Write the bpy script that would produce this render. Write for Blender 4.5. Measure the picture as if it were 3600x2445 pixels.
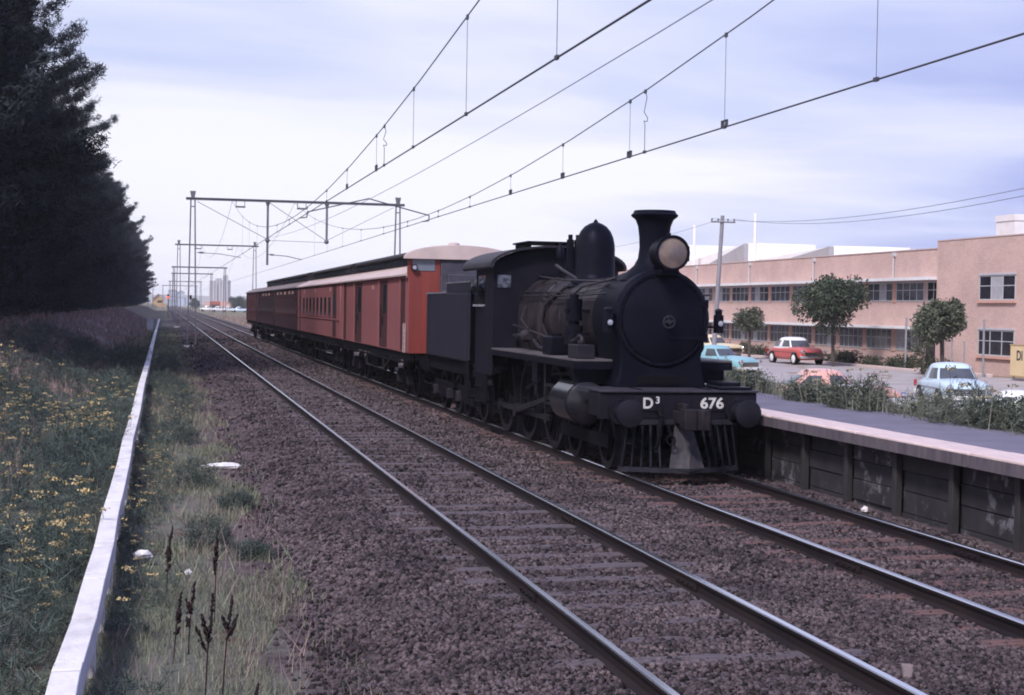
import bpy, bmesh, math, random
import numpy as np
from mathutils import Vector, Matrix, Euler

for o in list(bpy.data.objects):
    bpy.data.objects.remove(o, do_unlink=True)
SC = bpy.context.scene
COL = SC.collection
R = math.radians

# ------------------------------------------------------------------ camera
# world: X right of the camera across the line, Y along the track, Z up from rail top
CAM_H = 2.561
cam_d = bpy.data.cameras.new('camera')
cam = bpy.data.objects.new('camera', cam_d)
COL.objects.link(cam)
cam_d.sensor_width = 36.0
cam_d.lens = 53.0
cam_d.clip_start = 0.1
cam_d.clip_end = 12000
_r = Vector((0.97427673, -0.22475068, 0.01649214))
_u = -Vector((0.01020023, -0.02912754, -0.99952366))
_b = -Vector((0.225124, 0.97398086, -0.02608578))
cam.matrix_world = Matrix(((_r.x, _u.x, _b.x, 0), (_r.y, _u.y, _b.y, 0), (_r.z, _u.z, _b.z, CAM_H), (0, 0, 0, 1)))
SC.camera = cam

# ------------------------------------------------------------------ world, sun, exposure
SUN_EL, SUN_AZ = 46, 220          # azimuth clockwise from +Y: behind the camera, a little left
w = bpy.data.worlds.new('World')
SC.world = w
w.use_nodes = True
nt = w.node_tree
nt.nodes.clear()
def wn(t, **k):
    n = nt.nodes.new(t)
    for a, b in k.items():
        setattr(n, a, b)
    return n
out = wn('ShaderNodeOutputWorld')
sky = wn('ShaderNodeTexSky', sky_type='NISHITA', sun_disc=False)
sky.sun_elevation = R(SUN_EL)
sky.sun_rotation = R(SUN_AZ)
sky.air_density = 1.2
sky.dust_density = 2.0
bg_s = wn('ShaderNodeBackground')
bg_s.inputs[1].default_value = 0.10
nt.links.new(sky.outputs[0], bg_s.inputs[0])
geo = wn('ShaderNodeTexCoord')
sep = wn('ShaderNodeSeparateXYZ')
nt.links.new(geo.outputs['Generated'], sep.inputs[0])
def wm(op, a, b=None):
    n = wn('ShaderNodeMath', operation=op)
    for i, x in enumerate((a, b)):
        if x is None:
            continue
        if isinstance(x, (int, float)):
            n.inputs[i].default_value = x
        else:
            nt.links.new(x, n.inputs[i])
    return n.outputs[0]
zc = wm('MAXIMUM', sep.outputs[2], 0.0)
zd = wm('ADD', zc, 0.09)
px = wm('DIVIDE', sep.outputs[0], zd)
py = wm('DIVIDE', sep.outputs[1], zd)
cmb = wn('ShaderNodeCombineXYZ')
nt.links.new(px, cmb.inputs[0])
nt.links.new(py, cmb.inputs[1])
n1 = wn('ShaderNodeTexNoise')
n1.inputs['Scale'].default_value = 0.55
n1.inputs['Detail'].default_value = 7
n1.inputs['Roughness'].default_value = 0.52
n1.inputs['Distortion'].default_value = 0.35
mp1 = wn('ShaderNodeMapping')
mp1.inputs['Location'].default_value = (3.1, 1.7, 0)
mp1.inputs['Rotation'].default_value = (0, 0, R(-20))
mp1.inputs['Scale'].default_value = (0.7, 1.25, 1)
nt.links.new(cmb.outputs[0], mp1.inputs[0])
nt.links.new(mp1.outputs[0], n1.inputs['Vector'])
# broad brightness: clear to the north-west (left), thicker blue-grey to the right and higher up
az = wm('DIVIDE', sep.outputs[0], wm('ADD', wm('ABSOLUTE', sep.outputs[1]), 0.25))
side = wm('ADD', wm('MULTIPLY', wm('MAXIMUM', wm('SUBTRACT', az, 0.12), 0.0), 0.95), wm('MULTIPLY', az, 0.12))
ele = wm('MULTIPLY', zc, 0.36)
tone = wm('SUBTRACT', wm('ADD', wm('MULTIPLY', n1.outputs['Fac'], 1.45), 0.03), wm('ADD', wm('ADD', side, ele), wm('MULTIPLY', wm('MAXIMUM', wm('SUBTRACT', zc, 0.38), 0.0), 0.75)))  # extra blue darkening overhead, out of view, added to tint the ambient light
# a bright bank of cloud low on the left, with a ragged upper edge
n2 = wn('ShaderNodeTexNoise')
n2.inputs['Scale'].default_value = 5.0
n2.inputs['Detail'].default_value = 5
mp2 = wn('ShaderNodeMapping')
mp2.inputs['Scale'].default_value = (1, 1, 4)
nt.links.new(geo.outputs['Generated'], mp2.inputs[0])
nt.links.new(mp2.outputs[0], n2.inputs['Vector'])
zz = wm('ADD', sep.outputs[2], wm('MULTIPLY', wm('SUBTRACT', n2.outputs['Fac'], 0.5), 0.045))
def wsm(v, a, b):
    m = wn('ShaderNodeMapRange', interpolation_type='SMOOTHSTEP')
    m.inputs[1].default_value = a
    m.inputs[2].default_value = b
    m.inputs[3].default_value = 0
    m.inputs[4].default_value = 1
    if a > b:
        m.inputs[1].default_value, m.inputs[2].default_value = b, a
        m.inputs[3].default_value, m.inputs[4].default_value = 1, 0
    nt.links.new(v, m.inputs[0])
    return m.outputs[0]
bank = wm('MULTIPLY', wsm(zz, 0.140, 0.129), wsm(az, 0.42, 0.10))
tone = wm('ADD', tone, wm('MULTIPLY', bank, 0.15))
cr = wn('ShaderNodeValToRGB')
cr.color_ramp.elements[0].position = 0.12
cr.color_ramp.elements[0].color = (0.30, 0.36, 0.80, 1)
cr.color_ramp.elements[1].position = 0.78
cr.color_ramp.elements[1].color = (0.91, 0.915, 1.04, 1)
e = cr.color_ramp.elements.new(0.40)
e.color = (0.61, 0.665, 0.945, 1)
e = cr.color_ramp.elements.new(0.60)
e.color = (0.78, 0.80, 0.99, 1)
nt.links.new(tone, cr.inputs[0])
bg_c = wn('ShaderNodeBackground')
bg_c.inputs[1].default_value = 0.71
nt.links.new(cr.outputs[0], bg_c.inputs[0])
cov = wn('ShaderNodeMapRange')
cov.inputs[1].default_value = 0.25
cov.inputs[2].default_value = 0.55
cov.inputs[3].default_value = 0.86
cov.inputs[4].default_value = 1.0
nt.links.new(n1.outputs['Fac'], cov.inputs[0])
mx = wn('ShaderNodeMixShader')
nt.links.new(cov.outputs[0], mx.inputs[0])
nt.links.new(bg_s.outputs[0], mx.inputs[1])
nt.links.new(bg_c.outputs[0], mx.inputs[2])
nt.links.new(mx.outputs[0], out.inputs[0])

sl = bpy.data.lights.new('sun', 'SUN')
sl.energy = 2.9
sl.angle = R(10)
sl.color = (1.0, 0.95, 0.95)
sun = bpy.data.objects.new('sun', sl)
COL.objects.link(sun)
sdir = Vector((math.sin(R(SUN_AZ)) * math.cos(R(SUN_EL)), math.cos(R(SUN_AZ)) * math.cos(R(SUN_EL)), math.sin(R(SUN_EL))))
sun.rotation_euler = sdir.to_track_quat('Z', 'Y').to_euler()

vs = SC.view_settings
vs.view_transform = 'Standard'
vs.look = 'None'
vs.gamma = 1
vs.exposure = 0.6
vs.use_curve_mapping = False
SC.cycles.filter_width = 1.9
SC.cycles.max_bounces = 6
SC.cycles.diffuse_bounces = 3
SC.cycles.glossy_bounces = 3
SC.cycles.transmission_bounces = 3
SC.cycles.transparent_max_bounces = 6
SC.cycles.volume_bounces = 1
SC.cycles.use_denoising = True

# ------------------------------------------------------------------ materials
MATS = {}
def mat(name, col, rough=0.7, col2=None, scale=3.0, detail=5.0, metal=0.0, bump=0.0, bscale=None, spec=0.5,
        island=0.0, stretch=None, lo=0.35, hi=0.65, emit=None, bdist=0.02, tint=None):
    if name in MATS:
        return MATS[name]
    m = bpy.data.materials.new(name)
    m.use_nodes = True
    t = m.node_tree
    b = t.nodes['Principled BSDF']
    b.inputs['Roughness'].default_value = rough
    b.inputs['Metallic'].default_value = metal
    b.inputs['Specular IOR Level'].default_value = spec
    if tint:
        b.inputs['Specular Tint'].default_value = (*tint, 1)
    c = t.nodes.new('ShaderNodeTexCoord')
    vec = c.outputs['Object']
    if stretch:
        mp = t.nodes.new('ShaderNodeMapping')
        mp.inputs['Scale'].default_value = stretch
        t.links.new(vec, mp.inputs[0])
        vec = mp.outputs[0]
    cur = None
    if col2 is not None:
        n = t.nodes.new('ShaderNodeTexNoise')
        n.inputs['Scale'].default_value = scale
        n.inputs['Detail'].default_value = detail
        n.inputs['Roughness'].default_value = 0.62
        t.links.new(vec, n.inputs['Vector'])
        mr = t.nodes.new('ShaderNodeMapRange')
        mr.inputs[1].default_value = lo
        mr.inputs[2].default_value = hi
        t.links.new(n.outputs['Fac'], mr.inputs[0])
        mi = t.nodes.new('ShaderNodeMix')
        mi.data_type = 'RGBA'
        mi.inputs[6].default_value = (*col, 1)
        mi.inputs[7].default_value = (*col2, 1)
        t.links.new(mr.outputs[0], mi.inputs[0])
        cur = mi.outputs[2]
    if island > 0:
        g = t.nodes.new('ShaderNodeNewGeometry')
        mr2 = t.nodes.new('ShaderNodeMapRange')
        mr2.inputs[3].default_value = 1 - island
        mr2.inputs[4].default_value = 1 + island
        t.links.new(g.outputs['Random Per Island'], mr2.inputs[0])
        ml = t.nodes.new('ShaderNodeMix')
        ml.data_type = 'RGBA'
        ml.blend_type = 'MULTIPLY'
        ml.inputs[0].default_value = 1
        if cur is None:
            ml.inputs[6].default_value = (*col, 1)
        else:
            t.links.new(cur, ml.inputs[6])
        t.links.new(mr2.outputs[0], ml.inputs[7])
        cur = ml.outputs[2]
    if cur is None:
        b.inputs['Base Color'].default_value = (*col, 1)
    else:
        t.links.new(cur, b.inputs['Base Color'])
    if bump > 0:
        n2 = t.nodes.new('ShaderNodeTexNoise')
        n2.inputs['Scale'].default_value = bscale or scale * 4
        n2.inputs['Detail'].default_value = 6
        t.links.new(vec, n2.inputs['Vector'])
        bu = t.nodes.new('ShaderNodeBump')
        bu.inputs['Strength'].default_value = bump
        bu.inputs['Distance'].default_value = bdist
        t.links.new(n2.outputs['Fac'], bu.inputs['Height'])
        t.links.new(bu.outputs[0], b.inputs['Normal'])
    if emit:
        b.inputs['Emission Color'].default_value = (*emit[0], 1)
        b.inputs['Emission Strength'].default_value = emit[1]
    MATS[name] = m
    return m

# ------------------------------------------------------------------ mesh building
class MB:
    def __init__(s):
        s.v, s.f, s.m = [], [], []
    def add(s, vs_, fs_, mi=0):
        n = len(s.v)
        s.v += [tuple(p) for p in vs_]
        s.f += [tuple(i + n for i in f) for f in fs_]
        s.m += [mi] * len(fs_)
        return s
    def box(s, x0, x1, y0, y1, z0, z1, mi=0):
        if x0 > x1: x0, x1 = x1, x0
        if y0 > y1: y0, y1 = y1, y0
        if z0 > z1: z0, z1 = z1, z0
        V = [(x0, y0, z0), (x1, y0, z0), (x1, y1, z0), (x0, y1, z0), (x0, y0, z1), (x1, y0, z1), (x1, y1, z1), (x0, y1, z1)]
        return s.add(V, [(0, 3, 2, 1), (4, 5, 6, 7), (0, 1, 5, 4), (1, 2, 6, 5), (2, 3, 7, 6), (3, 0, 4, 7)], mi)
    def cyl(s, a, b, r0, r1=None, n=12, mi=0, caps=True):
        r1 = r0 if r1 is None else r1
        a, b = Vector(a), Vector(b)
        d = (b - a).normalized()
        t = Vector((0, 0, 1)) if abs(d.z) < 0.9 else Vector((1, 0, 0))
        u = d.cross(t).normalized()
        q = d.cross(u)
        V = []
        for p, r in ((a, r0), (b, r1)):
            for i in range(n):
                k = 2 * math.pi * i / n
                V.append(p + u * math.cos(k) * r + q * math.sin(k) * r)
        F = [(i, (i + 1) % n, n + (i + 1) % n, n + i) for i in range(n)]
        if caps:
            F += [tuple(range(n - 1, -1, -1)), tuple(range(n, 2 * n))]
        return s.add(V, F, mi)
    def tube(s, pts, r, n=6, mi=0):
        for a, b in zip(pts[:-1], pts[1:]):
            s.cyl(a, b, r, n=n, mi=mi)
        return s
    def loft(s, rings, closed=True, mi=0, caps=True):
        n = len(rings[0])
        V = [p for r in rings for p in r]
        F = []
        for k in range(len(rings) - 1):
            for i in range(n if closed else n - 1):
                j = (i + 1) % n
                F.append((k * n + i, k * n + j, (k + 1) * n + j, (k + 1) * n + i))
        if caps and closed:
            F += [tuple(range(n - 1, -1, -1)), tuple(range((len(rings) - 1) * n, len(rings) * n))]
        return s.add(V, F, mi)
    def lathe(s, prof, c, axis='z', n=24, mi=0, caps=True):
        rings = []
        for r, h in prof:
            ring = []
            for i in range(n):
                k = 2 * math.pi * i / n
                a, b = r * math.cos(k), r * math.sin(k)
                if axis == 'z':
                    ring.append((c[0] + a, c[1] + b, h))
                elif axis == 'y':
                    ring.append((c[0] + a, h, c[1] + b))
                else:
                    ring.append((h, c[0] + a, c[1] + b))
            rings.append(ring)
        return s.loft(rings, True, mi, caps)
    def prism(s, prof, a, b, axis='y', mi=0):
        n = len(prof)
        def P(p, h):
            return (p[0], h, p[1]) if axis == 'y' else ((h, p[0], p[1]) if axis == 'x' else (p[0], p[1], h))
        V = [P(p, a) for p in prof] + [P(p, b) for p in prof]
        F = [(i, (i + 1) % n, n + (i + 1) % n, n + i) for i in range(n)]
        F += [tuple(range(n - 1, -1, -1)), tuple(range(n, 2 * n))]
        return s.add(V, F, mi)
    def sphere(s, c, r, n=10, m=6, mi=0, sz=1.0):
        rings = []
        for j in range(m + 1):
            t = math.pi * j / m
            rr = max(r * math.sin(t), 1e-4)
            rings.append([(c[0] + rr * math.cos(2 * math.pi * i / n), c[1] + rr * math.sin(2 * math.pi * i / n), c[2] - r * sz * math.cos(t)) for i in range(n)])
        return s.loft(rings, True, mi, True)
    def torus(s, c, R0, r0, axis='y', n=24, m=6, mi=0):
        V, F = [], []
        for i in range(n):
            a = 2 * math.pi * i / n
            for j in range(m):
                b = 2 * math.pi * j / m
                rr = R0 + r0 * math.cos(b)
                p, q, h = rr * math.cos(a), rr * math.sin(a), r0 * math.sin(b)
                V.append((c[0] + p, c[1] + h, c[2] + q) if axis == 'y' else ((c[0] + h, c[1] + p, c[2] + q) if axis == 'x' else (c[0] + p, c[1] + q, c[2] + h)))
        for i in range(n):
            for j in range(m):
                i2, j2 = (i + 1) % n, (j + 1) % m
                F.append((i * m + j, i2 * m + j, i2 * m + j2, i * m + j2))
        return s.add(V, F, mi)

def origin_of(o):
    p = Vector((0, 0, 0))
    while o is not None:
        p += o.location
        o = o.parent
    return p

def part(name, mb, mats, parent=None, bevel=0.0, smooth=True, label=None, at=None, flip=True, kind=None):
    """link an MB as ONE mesh object; coordinates are world when the parents are unrotated"""
    me = bpy.data.meshes.new(name)
    org = origin_of(parent) if parent else Vector(at or (0, 0, 0))
    V = [(p[0] - org.x, p[1] - org.y, p[2] - org.z) for p in mb.v]
    me.from_pydata(V, [], mb.f)
    if not isinstance(mats, (list, tuple)):
        mats = [mats]
    for m in mats:
        me.materials.append(m)
    if len(mats) > 1:
        me.polygons.foreach_set('material_index', mb.m)
    if flip:
        bm = bmesh.new()
        bm.from_mesh(me)
        bmesh.ops.recalc_face_normals(bm, faces=bm.faces)
        bm.to_mesh(me)
        bm.free()
    if smooth:
        me.polygons.foreach_set('use_smooth', [True] * len(me.polygons))
        me.set_sharp_from_angle(angle=R(35))
    me.update()
    o = bpy.data.objects.new(name, me)
    COL.objects.link(o)
    if parent:
        o.parent = parent
    else:
        o.location = org
    if bevel > 0:
        b = o.modifiers.new('bevel', 'BEVEL')
        b.width = bevel
        b.segments = 2
        b.limit_method = 'ANGLE'
        b.angle_limit = R(40)
        b.harden_normals = False
    if label:
        o['label'] = label
    if kind:
        o['kind'] = kind
    return o

def np_obj(name, V, F, mats, MI=None, at=(0, 0, 0), parent=None, kind=None, smooth=False):
    V = np.asarray(V, np.float32)
    F = np.asarray(F, np.int32)
    me = bpy.data.meshes.new(name)
    k = F.shape[1]
    me.vertices.add(len(V))
    me.vertices.foreach_set('co', V.ravel())
    me.loops.add(F.size)
    me.loops.foreach_set('vertex_index', F.ravel())
    me.polygons.add(len(F))
    me.polygons.foreach_set('loop_start', np.arange(0, F.size, k, dtype=np.int32))
    if not isinstance(mats, (list, tuple)):
        mats = [mats]
    for m in mats:
        me.materials.append(m)
    if MI is not None:
        me.polygons.foreach_set('material_index', np.asarray(MI, np.int32))
    if smooth:
        me.polygons.foreach_set('use_smooth', [True] * len(F))
    me.update(calc_edges=True)
    o = bpy.data.objects.new(name, me)
    COL.objects.link(o)
    if parent:
        o.parent = parent
    else:
        o.location = at
    if kind:
        o['kind'] = kind
    return o

def thing(name, label, cat, loc=(0, 0, 0), rz=0.0, group=None):
    o = bpy.data.objects.new(name, None)
    COL.objects.link(o)
    o.location = loc
    o.rotation_euler = (0, 0, rz)
    o.empty_display_size = 0.3
    return tag(o, label, cat, group)
def tag(o, label, cat, group=None):
    o['label'] = label
    o['category'] = cat
    if group:
        o['group'] = group
    return o
def stuff(o, label, cat):
    o['kind'] = 'stuff'
    return tag(o, label, cat)
def struct(o, label=None, cat=None):
    o['kind'] = 'structure'
    if label:
        o['label'] = label
    if cat:
        o['category'] = cat
    return o
def dup(root, loc, rz=0.0, label=None, group=None, sc=None):
    r = root.copy()
    COL.objects.link(r)
    r.location = loc
    r.rotation_euler = (0, 0, rz)
    if sc:
        r.scale = sc if isinstance(sc, tuple) else (sc, sc, sc)
    if label:
        r['label'] = label
    if group:
        r['group'] = group
    for ch in list(root.children):
        c = ch.copy()
        COL.objects.link(c)
        c.parent = r
        for g in list(ch.children):
            d = g.copy()
            COL.objects.link(d)
            d.parent = c
    return r

def lerp(a, b, t):
    return a + (b - a) * t
def sstep(a, b, x):
    t = min(1, max(0, (x - a) / (b - a)))
    return t * t * (3 - 2 * t)

# ------------------------------------------------------------------ common materials
M_black = mat('loco_black', (0.0032, 0.0034, 0.0075), 0.42, (0.0075, 0.007, 0.012), 3.0, bump=0.15, bscale=30, spec=0.075, tint=(0.62, 0.68, 1.0))
M_smoke = mat('smokebox_black', (0.0030, 0.0032, 0.0075), 0.52, (0.0068, 0.0066, 0.012), 2.2, bump=0.2, bscale=40, spec=0.075, tint=(0.62, 0.68, 1.0))
M_grime = mat('dusty_cladding', (0.034, 0.026, 0.028), 0.45, (0.012, 0.010, 0.015), 2.6, bump=0.15, bscale=25, spec=0.22, tint=(0.75, 0.72, 0.9))
M_tender = mat('tender_plate', (0.018, 0.018, 0.028), 0.5, (0.026, 0.025, 0.034), 1.4, bump=0.12, bscale=18, stretch=(1, 1, 0.35), spec=0.075, tint=(0.62, 0.68, 1.0))
M_under = mat('underframe_black', (0.004, 0.0036, 0.005), 0.75, (0.008, 0.007, 0.008), 4.0, spec=0.075, tint=(0.62, 0.68, 1.0))
M_steel = mat('bright_steel', (0.030, 0.030, 0.038), 0.45, (0.012, 0.012, 0.015), 5.0, metal=0.6)
M_rail = mat('rail_web_rust', (0.012, 0.009, 0.012), 0.7, (0.022, 0.015, 0.016), 5.0, stretch=(1, 0.15, 1), spec=0.15)
M_railtop = mat('rail_head_polish', (0.82, 0.82, 0.88), 0.22, (0.60, 0.60, 0.66), 3.0, metal=1.0, stretch=(6, 0.08, 1))
M_gantry = mat('gantry_steel', (0.10, 0.11, 0.14), 0.6, (0.16, 0.15, 0.17), 2.0)
M_wire = mat('wire_copper_black', (0.045, 0.047, 0.065), 0.5, (0.06, 0.06, 0.08), 1.0)
M_white = mat('white_paint', (0.78, 0.77, 0.76), 0.6, (0.62, 0.61, 0.60), 3.0)
M_glass = mat('dark_glass', (0.015, 0.018, 0.024), 0.08, (0.03, 0.033, 0.04), 0.6, spec=0.6)
M_chrome = mat('chrome', (0.75, 0.76, 0.78), 0.18, (0.6, 0.6, 0.62), 2.0, metal=1.0)
M_tyre = mat('tyre_rubber', (0.018, 0.018, 0.018), 0.85, (0.03, 0.028, 0.026), 6.0)
M_conc = mat('pale_concrete', (0.66, 0.63, 0.62), 0.8, (0.50, 0.47, 0.47), 4.0, bump=0.2, bscale=40)

# ------------------------------------------------------------------ ground
def g_np(x, y):
    x = np.asarray(x, float); y = np.asarray(y, float)
    def ss(a, b, v):
        t = np.clip((v - a) / (b - a), 0, 1)
        return t * t * (3 - 2 * t)
    z = -0.33 + 1.65 * ss(-2.4, -7.2, x) + 0.4 * ss(-8, -20, x)
    near = 1 - ss(58, 74, y)
    rightn = 0.78 - 0.75 * ss(11.6, 14.2, x) - 0.73 * ss(15.5, 20.5, x) + 0.42 * ss(33, 40.5, x)
    rightf = lerp(-0.36, -0.5, ss(12, 30, x))
    r = near * rightn + (1 - near) * rightf
    t = ss(9.5, 11.5, x)
    z = z * (1 - t) + r * t
    z = z - 0.12 * ss(1.2, 2.0, x) * (1 - ss(9.3, 9.6, x))
    z = z + 0.03 * np.sin(x * 2.1 + y * 0.7) * np.sin(y * 1.3 - x * 0.6) * (1 - ss(1.0, 1.8, x) * (1 - t))
    return z
def gz(x, y):
    return float(g_np(x, y))

xs = np.unique(np.concatenate([np.linspace(-3500, -300, 9), np.linspace(-300, -30, 12), np.linspace(-30, -9, 12), np.arange(-9, 2.2, 0.2), np.arange(2.2, 11.4, 1.0), np.arange(11.4, 16, 0.25), np.linspace(16, 60, 40), np.linspace(60, 400, 12), np.linspace(400, 3500, 9)]))
ys = np.unique(np.concatenate([np.linspace(-60, 4, 10), np.arange(4, 40, 0.25), np.linspace(40, 130, 80), np.linspace(130, 600, 24), np.linspace(600, 5200, 14)]))
GX, GY = np.meshgrid(xs, ys)
GZ = g_np(GX, GY)
nx, ny = len(xs), len(ys)
ii = (np.arange(ny - 1)[:, None] * nx + np.arange(nx - 1)[None, :]).ravel()
gm = bpy.data.materials.new('ground_earth_and_grass')
gm.use_nodes = True
t = gm.node_tree
bs = t.nodes['Principled BSDF']
bs.inputs['Roughness'].default_value = 0.95
bs.inputs['Specular IOR Level'].default_value = 0.15
gp = t.nodes.new('ShaderNodeNewGeometry')
gs_ = t.nodes.new('ShaderNodeSeparateXYZ')
t.links.new(gp.outputs['Position'], gs_.inputs[0])
def gnoise(sc, det=6):
    n = t.nodes.new('ShaderNodeTexNoise')
    n.inputs['Scale'].default_value = sc
    n.inputs['Detail'].default_value = det
    n.inputs['Roughness'].default_value = 0.65
    t.links.new(gp.outputs['Position'], n.inputs['Vector'])
    return n.outputs['Fac']
def gmap(v, a, b, c=0.0, d=1.0):
    m = t.nodes.new('ShaderNodeMapRange')
    for i, q in enumerate((a, b, c, d)):
        m.inputs[i + 1].default_value = q
    t.links.new(v, m.inputs[0])
    return m.outputs[0]
def gmix(f, a, b):
    m = t.nodes.new('ShaderNodeMix')
    m.data_type = 'RGBA'
    t.links.new(f, m.inputs[0])
    for i, q in ((6, a), (7, b)):
        if isinstance(q, tuple):
            m.inputs[i].default_value = (*q, 1)
        else:
            t.links.new(q, m.inputs[i])
    return m.outputs[2]
c_dry = gmix(gmap(gnoise(1.6), 0.35, 0.65), (0.26, 0.185, 0.175), (0.15, 0.108, 0.106))
c_grn = gmix(gmap(gnoise(2.3), 0.3, 0.7), (0.100, 0.112, 0.092), (0.155, 0.145, 0.120))
c_fld = gmix(gmap(gnoise(0.35), 0.35, 0.65), (0.27, 0.205, 0.150), (0.19, 0.15, 0.115))
fleft = gmap(gs_.outputs[0], -5.2, -2.2, 1.0, 0.0)
mixn = t.nodes.new('ShaderNodeMath'); mixn.operation = 'ADD'
t.links.new(fleft, mixn.inputs[0])
t.links.new(gmap(gnoise(0.5), 0.45, 0.72, -0.35, 0.65), mixn.inputs[1])
mixn.use_clamp = True
c1 = gmix(mixn.outputs[0], c_grn, c_dry)
sh_ = t.nodes.new('ShaderNodeMath'); sh_.operation = 'ADD'
t.links.new(gs_.outputs[0], sh_.inputs[0])
t.links.new(gmap(gnoise(1.3), 0.3, 0.7, -0.5, 0.5), sh_.inputs[1])
c_dirt = gmix(gmap(gnoise(9.0), 0.4, 0.6), (0.062, 0.046, 0.050), (0.115, 0.086, 0.090))
c1 = gmix(gmap(sh_.outputs[0], 0.45, 1.05), c1, c_dirt)
red = gmix(gmap(gnoise(1.05, 3), 0.60, 0.68), c1, (0.105, 0.052, 0.048))
c2 = gmix(gmap(gs_.outputs[0], 9.0, 11.0), red, c_fld)
c3 = gmix(gmap(gs_.outputs[1], 140, 420), c2, gmix(gmap(gnoise(0.05), 0.4, 0.6), (0.20, 0.165, 0.125), (0.14, 0.135, 0.09)))
t.links.new(c3, bs.inputs['Base Color'])
bu = t.nodes.new('ShaderNodeBump'); bu.inputs['Strength'].default_value = 0.7; bu.inputs['Distance'].default_value = 0.06
t.links.new(gnoise(14), bu.inputs['Height']); t.links.new(bu.outputs[0], bs.inputs['Normal'])
ground = np_obj('ground', np.stack([GX.ravel(), GY.ravel(), GZ.ravel()], 1), np.stack([ii, ii + 1, ii + 1 + nx, ii + nx], 1), gm, smooth=True)
struct(ground, 'grassy and dusty ground either side of the railway line', 'ground')

# far pale hills on the horizon
hm = mat('hill_scrub', (0.10, 0.11, 0.10), 0.95, (0.14, 0.13, 0.11), 0.01)
rng = random.Random(5)
mb = MB()
prof = []
n = 60
for i in range(n + 1):
    x = -2600 + 5200 * i / n
    h = 24 + 11 * math.sin(i * 0.37 + 1) + 6 * math.sin(i * 0.91) + rng.uniform(-2, 2)
    prof.append((x, max(8, h)))
rows = []
for k, (yy, hh) in enumerate(((4300, -2), (4450, 0.55), (4600, 1.0), (4900, 0.9), (5300, -2))):
    rows.append([(x, yy + 60 * math.sin(i * 0.5 + k), (h * hh if hh > 0 else -3)) for i, (x, h) in enumerate(prof)])
mb.loft(rows, closed=False, caps=False)
struct(part('hills', mb, hm), 'low hazy hills along the far horizon', 'hills')

# ------------------------------------------------------------------ ballast bed
bm_ = bpy.data.materials.new('ballast_stone')
bm_.use_nodes = True
t = bm_.node_tree
bs = t.nodes['Principled BSDF']
bs.inputs['Roughness'].default_value = 0.9
bs.inputs['Specular IOR Level'].default_value = 0.2
gp = t.nodes.new('ShaderNodeNewGeometry')
vo = t.nodes.new('ShaderNodeTexVoronoi')
vo.inputs['Scale'].default_value = 17
t.links.new(gp.outputs['Position'], vo.inputs['Vector'])
hs = t.nodes.new('ShaderNodeSeparateColor')
t.links.new(vo.outputs['Color'], hs.inputs[0])
rp = t.nodes.new('ShaderNodeValToRGB')
rp.color_ramp.elements[0].color = (0.031, 0.023, 0.027, 1)
rp.color_ramp.elements[1].color = (0.140, 0.106, 0.113, 1)
e = rp.color_ramp.elements.new(0.55); e.color = (0.067, 0.050, 0.055, 1)
t.links.new(hs.outputs[0], rp.inputs[0])
c_b = gmix(gmap(gnoise(0.8), 0.35, 0.7), rp.outputs[0], (0.070, 0.050, 0.056))
t.links.new(c_b, bs.inputs['Base Color'])
bu = t.nodes.new('ShaderNodeBump'); bu.inputs['Strength'].default_value = 0.9; bu.inputs['Distance'].default_value = 0.04
bu.invert = True
t.links.new(vo.outputs['Distance'], bu.inputs['Height']); t.links.new(bu.outputs[0], bs.inputs['Normal'])
nr = np.random.default_rng(3)
bx = np.unique(np.concatenate([np.linspace(0.7, 2.6, 26), np.linspace(2.6, 9.74, 70)]))
by = np.unique(np.concatenate([np.linspace(-20, 7, 20), np.arange(7, 30, 0.12), np.arange(30, 80, 0.5), np.linspace(80, 1500, 60)]))
BX, BY = np.meshgrid(bx, by)
edge = 0.25 * np.sin(BY * 0.9) * np.sin(BY * 0.37 + 1) + 0.15 * np.sin(BY * 2.3)
BT = np.clip((BX - 1.05 - edge) / 1.25, 0, 1)
BZ = -0.47 + 0.31 * BT * BT * (3 - 2 * BT) + nr.normal(0, 0.008, BX.shape)
def bedz(x, y):
    ed = 0.25 * math.sin(y * 0.9) * math.sin(y * 0.37 + 1) + 0.15 * math.sin(y * 2.3)
    q = min(1, max(0, (x - 1.05 - ed) / 1.25))
    return -0.47 + 0.31 * q * q * (3 - 2 * q)
nbx, nby = len(bx), len(by)
ii = (np.arange(nby - 1)[:, None] * nbx + np.arange(nbx - 1)[None, :]).ravel()
bed = np_obj('ballast', np.stack([BX.ravel(), BY.ravel(), BZ.ravel()], 1), np.stack([ii, ii + 1, ii + 1 + nbx, ii + nbx], 1), bm_, smooth=True)
struct(bed, 'bed of crushed stone ballast under the two tracks', 'ballast')

RAILS = {'A': 3.355, 'B': 5.02, 'C': 7.06, 'D': 8.73}
srng = random.Random(11)
SLEEP = {cx: [6.95 + 0.69 * i + srng.uniform(-0.06, 0.06) for i in range(74)] for cx in (4.19, 7.895)}
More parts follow.
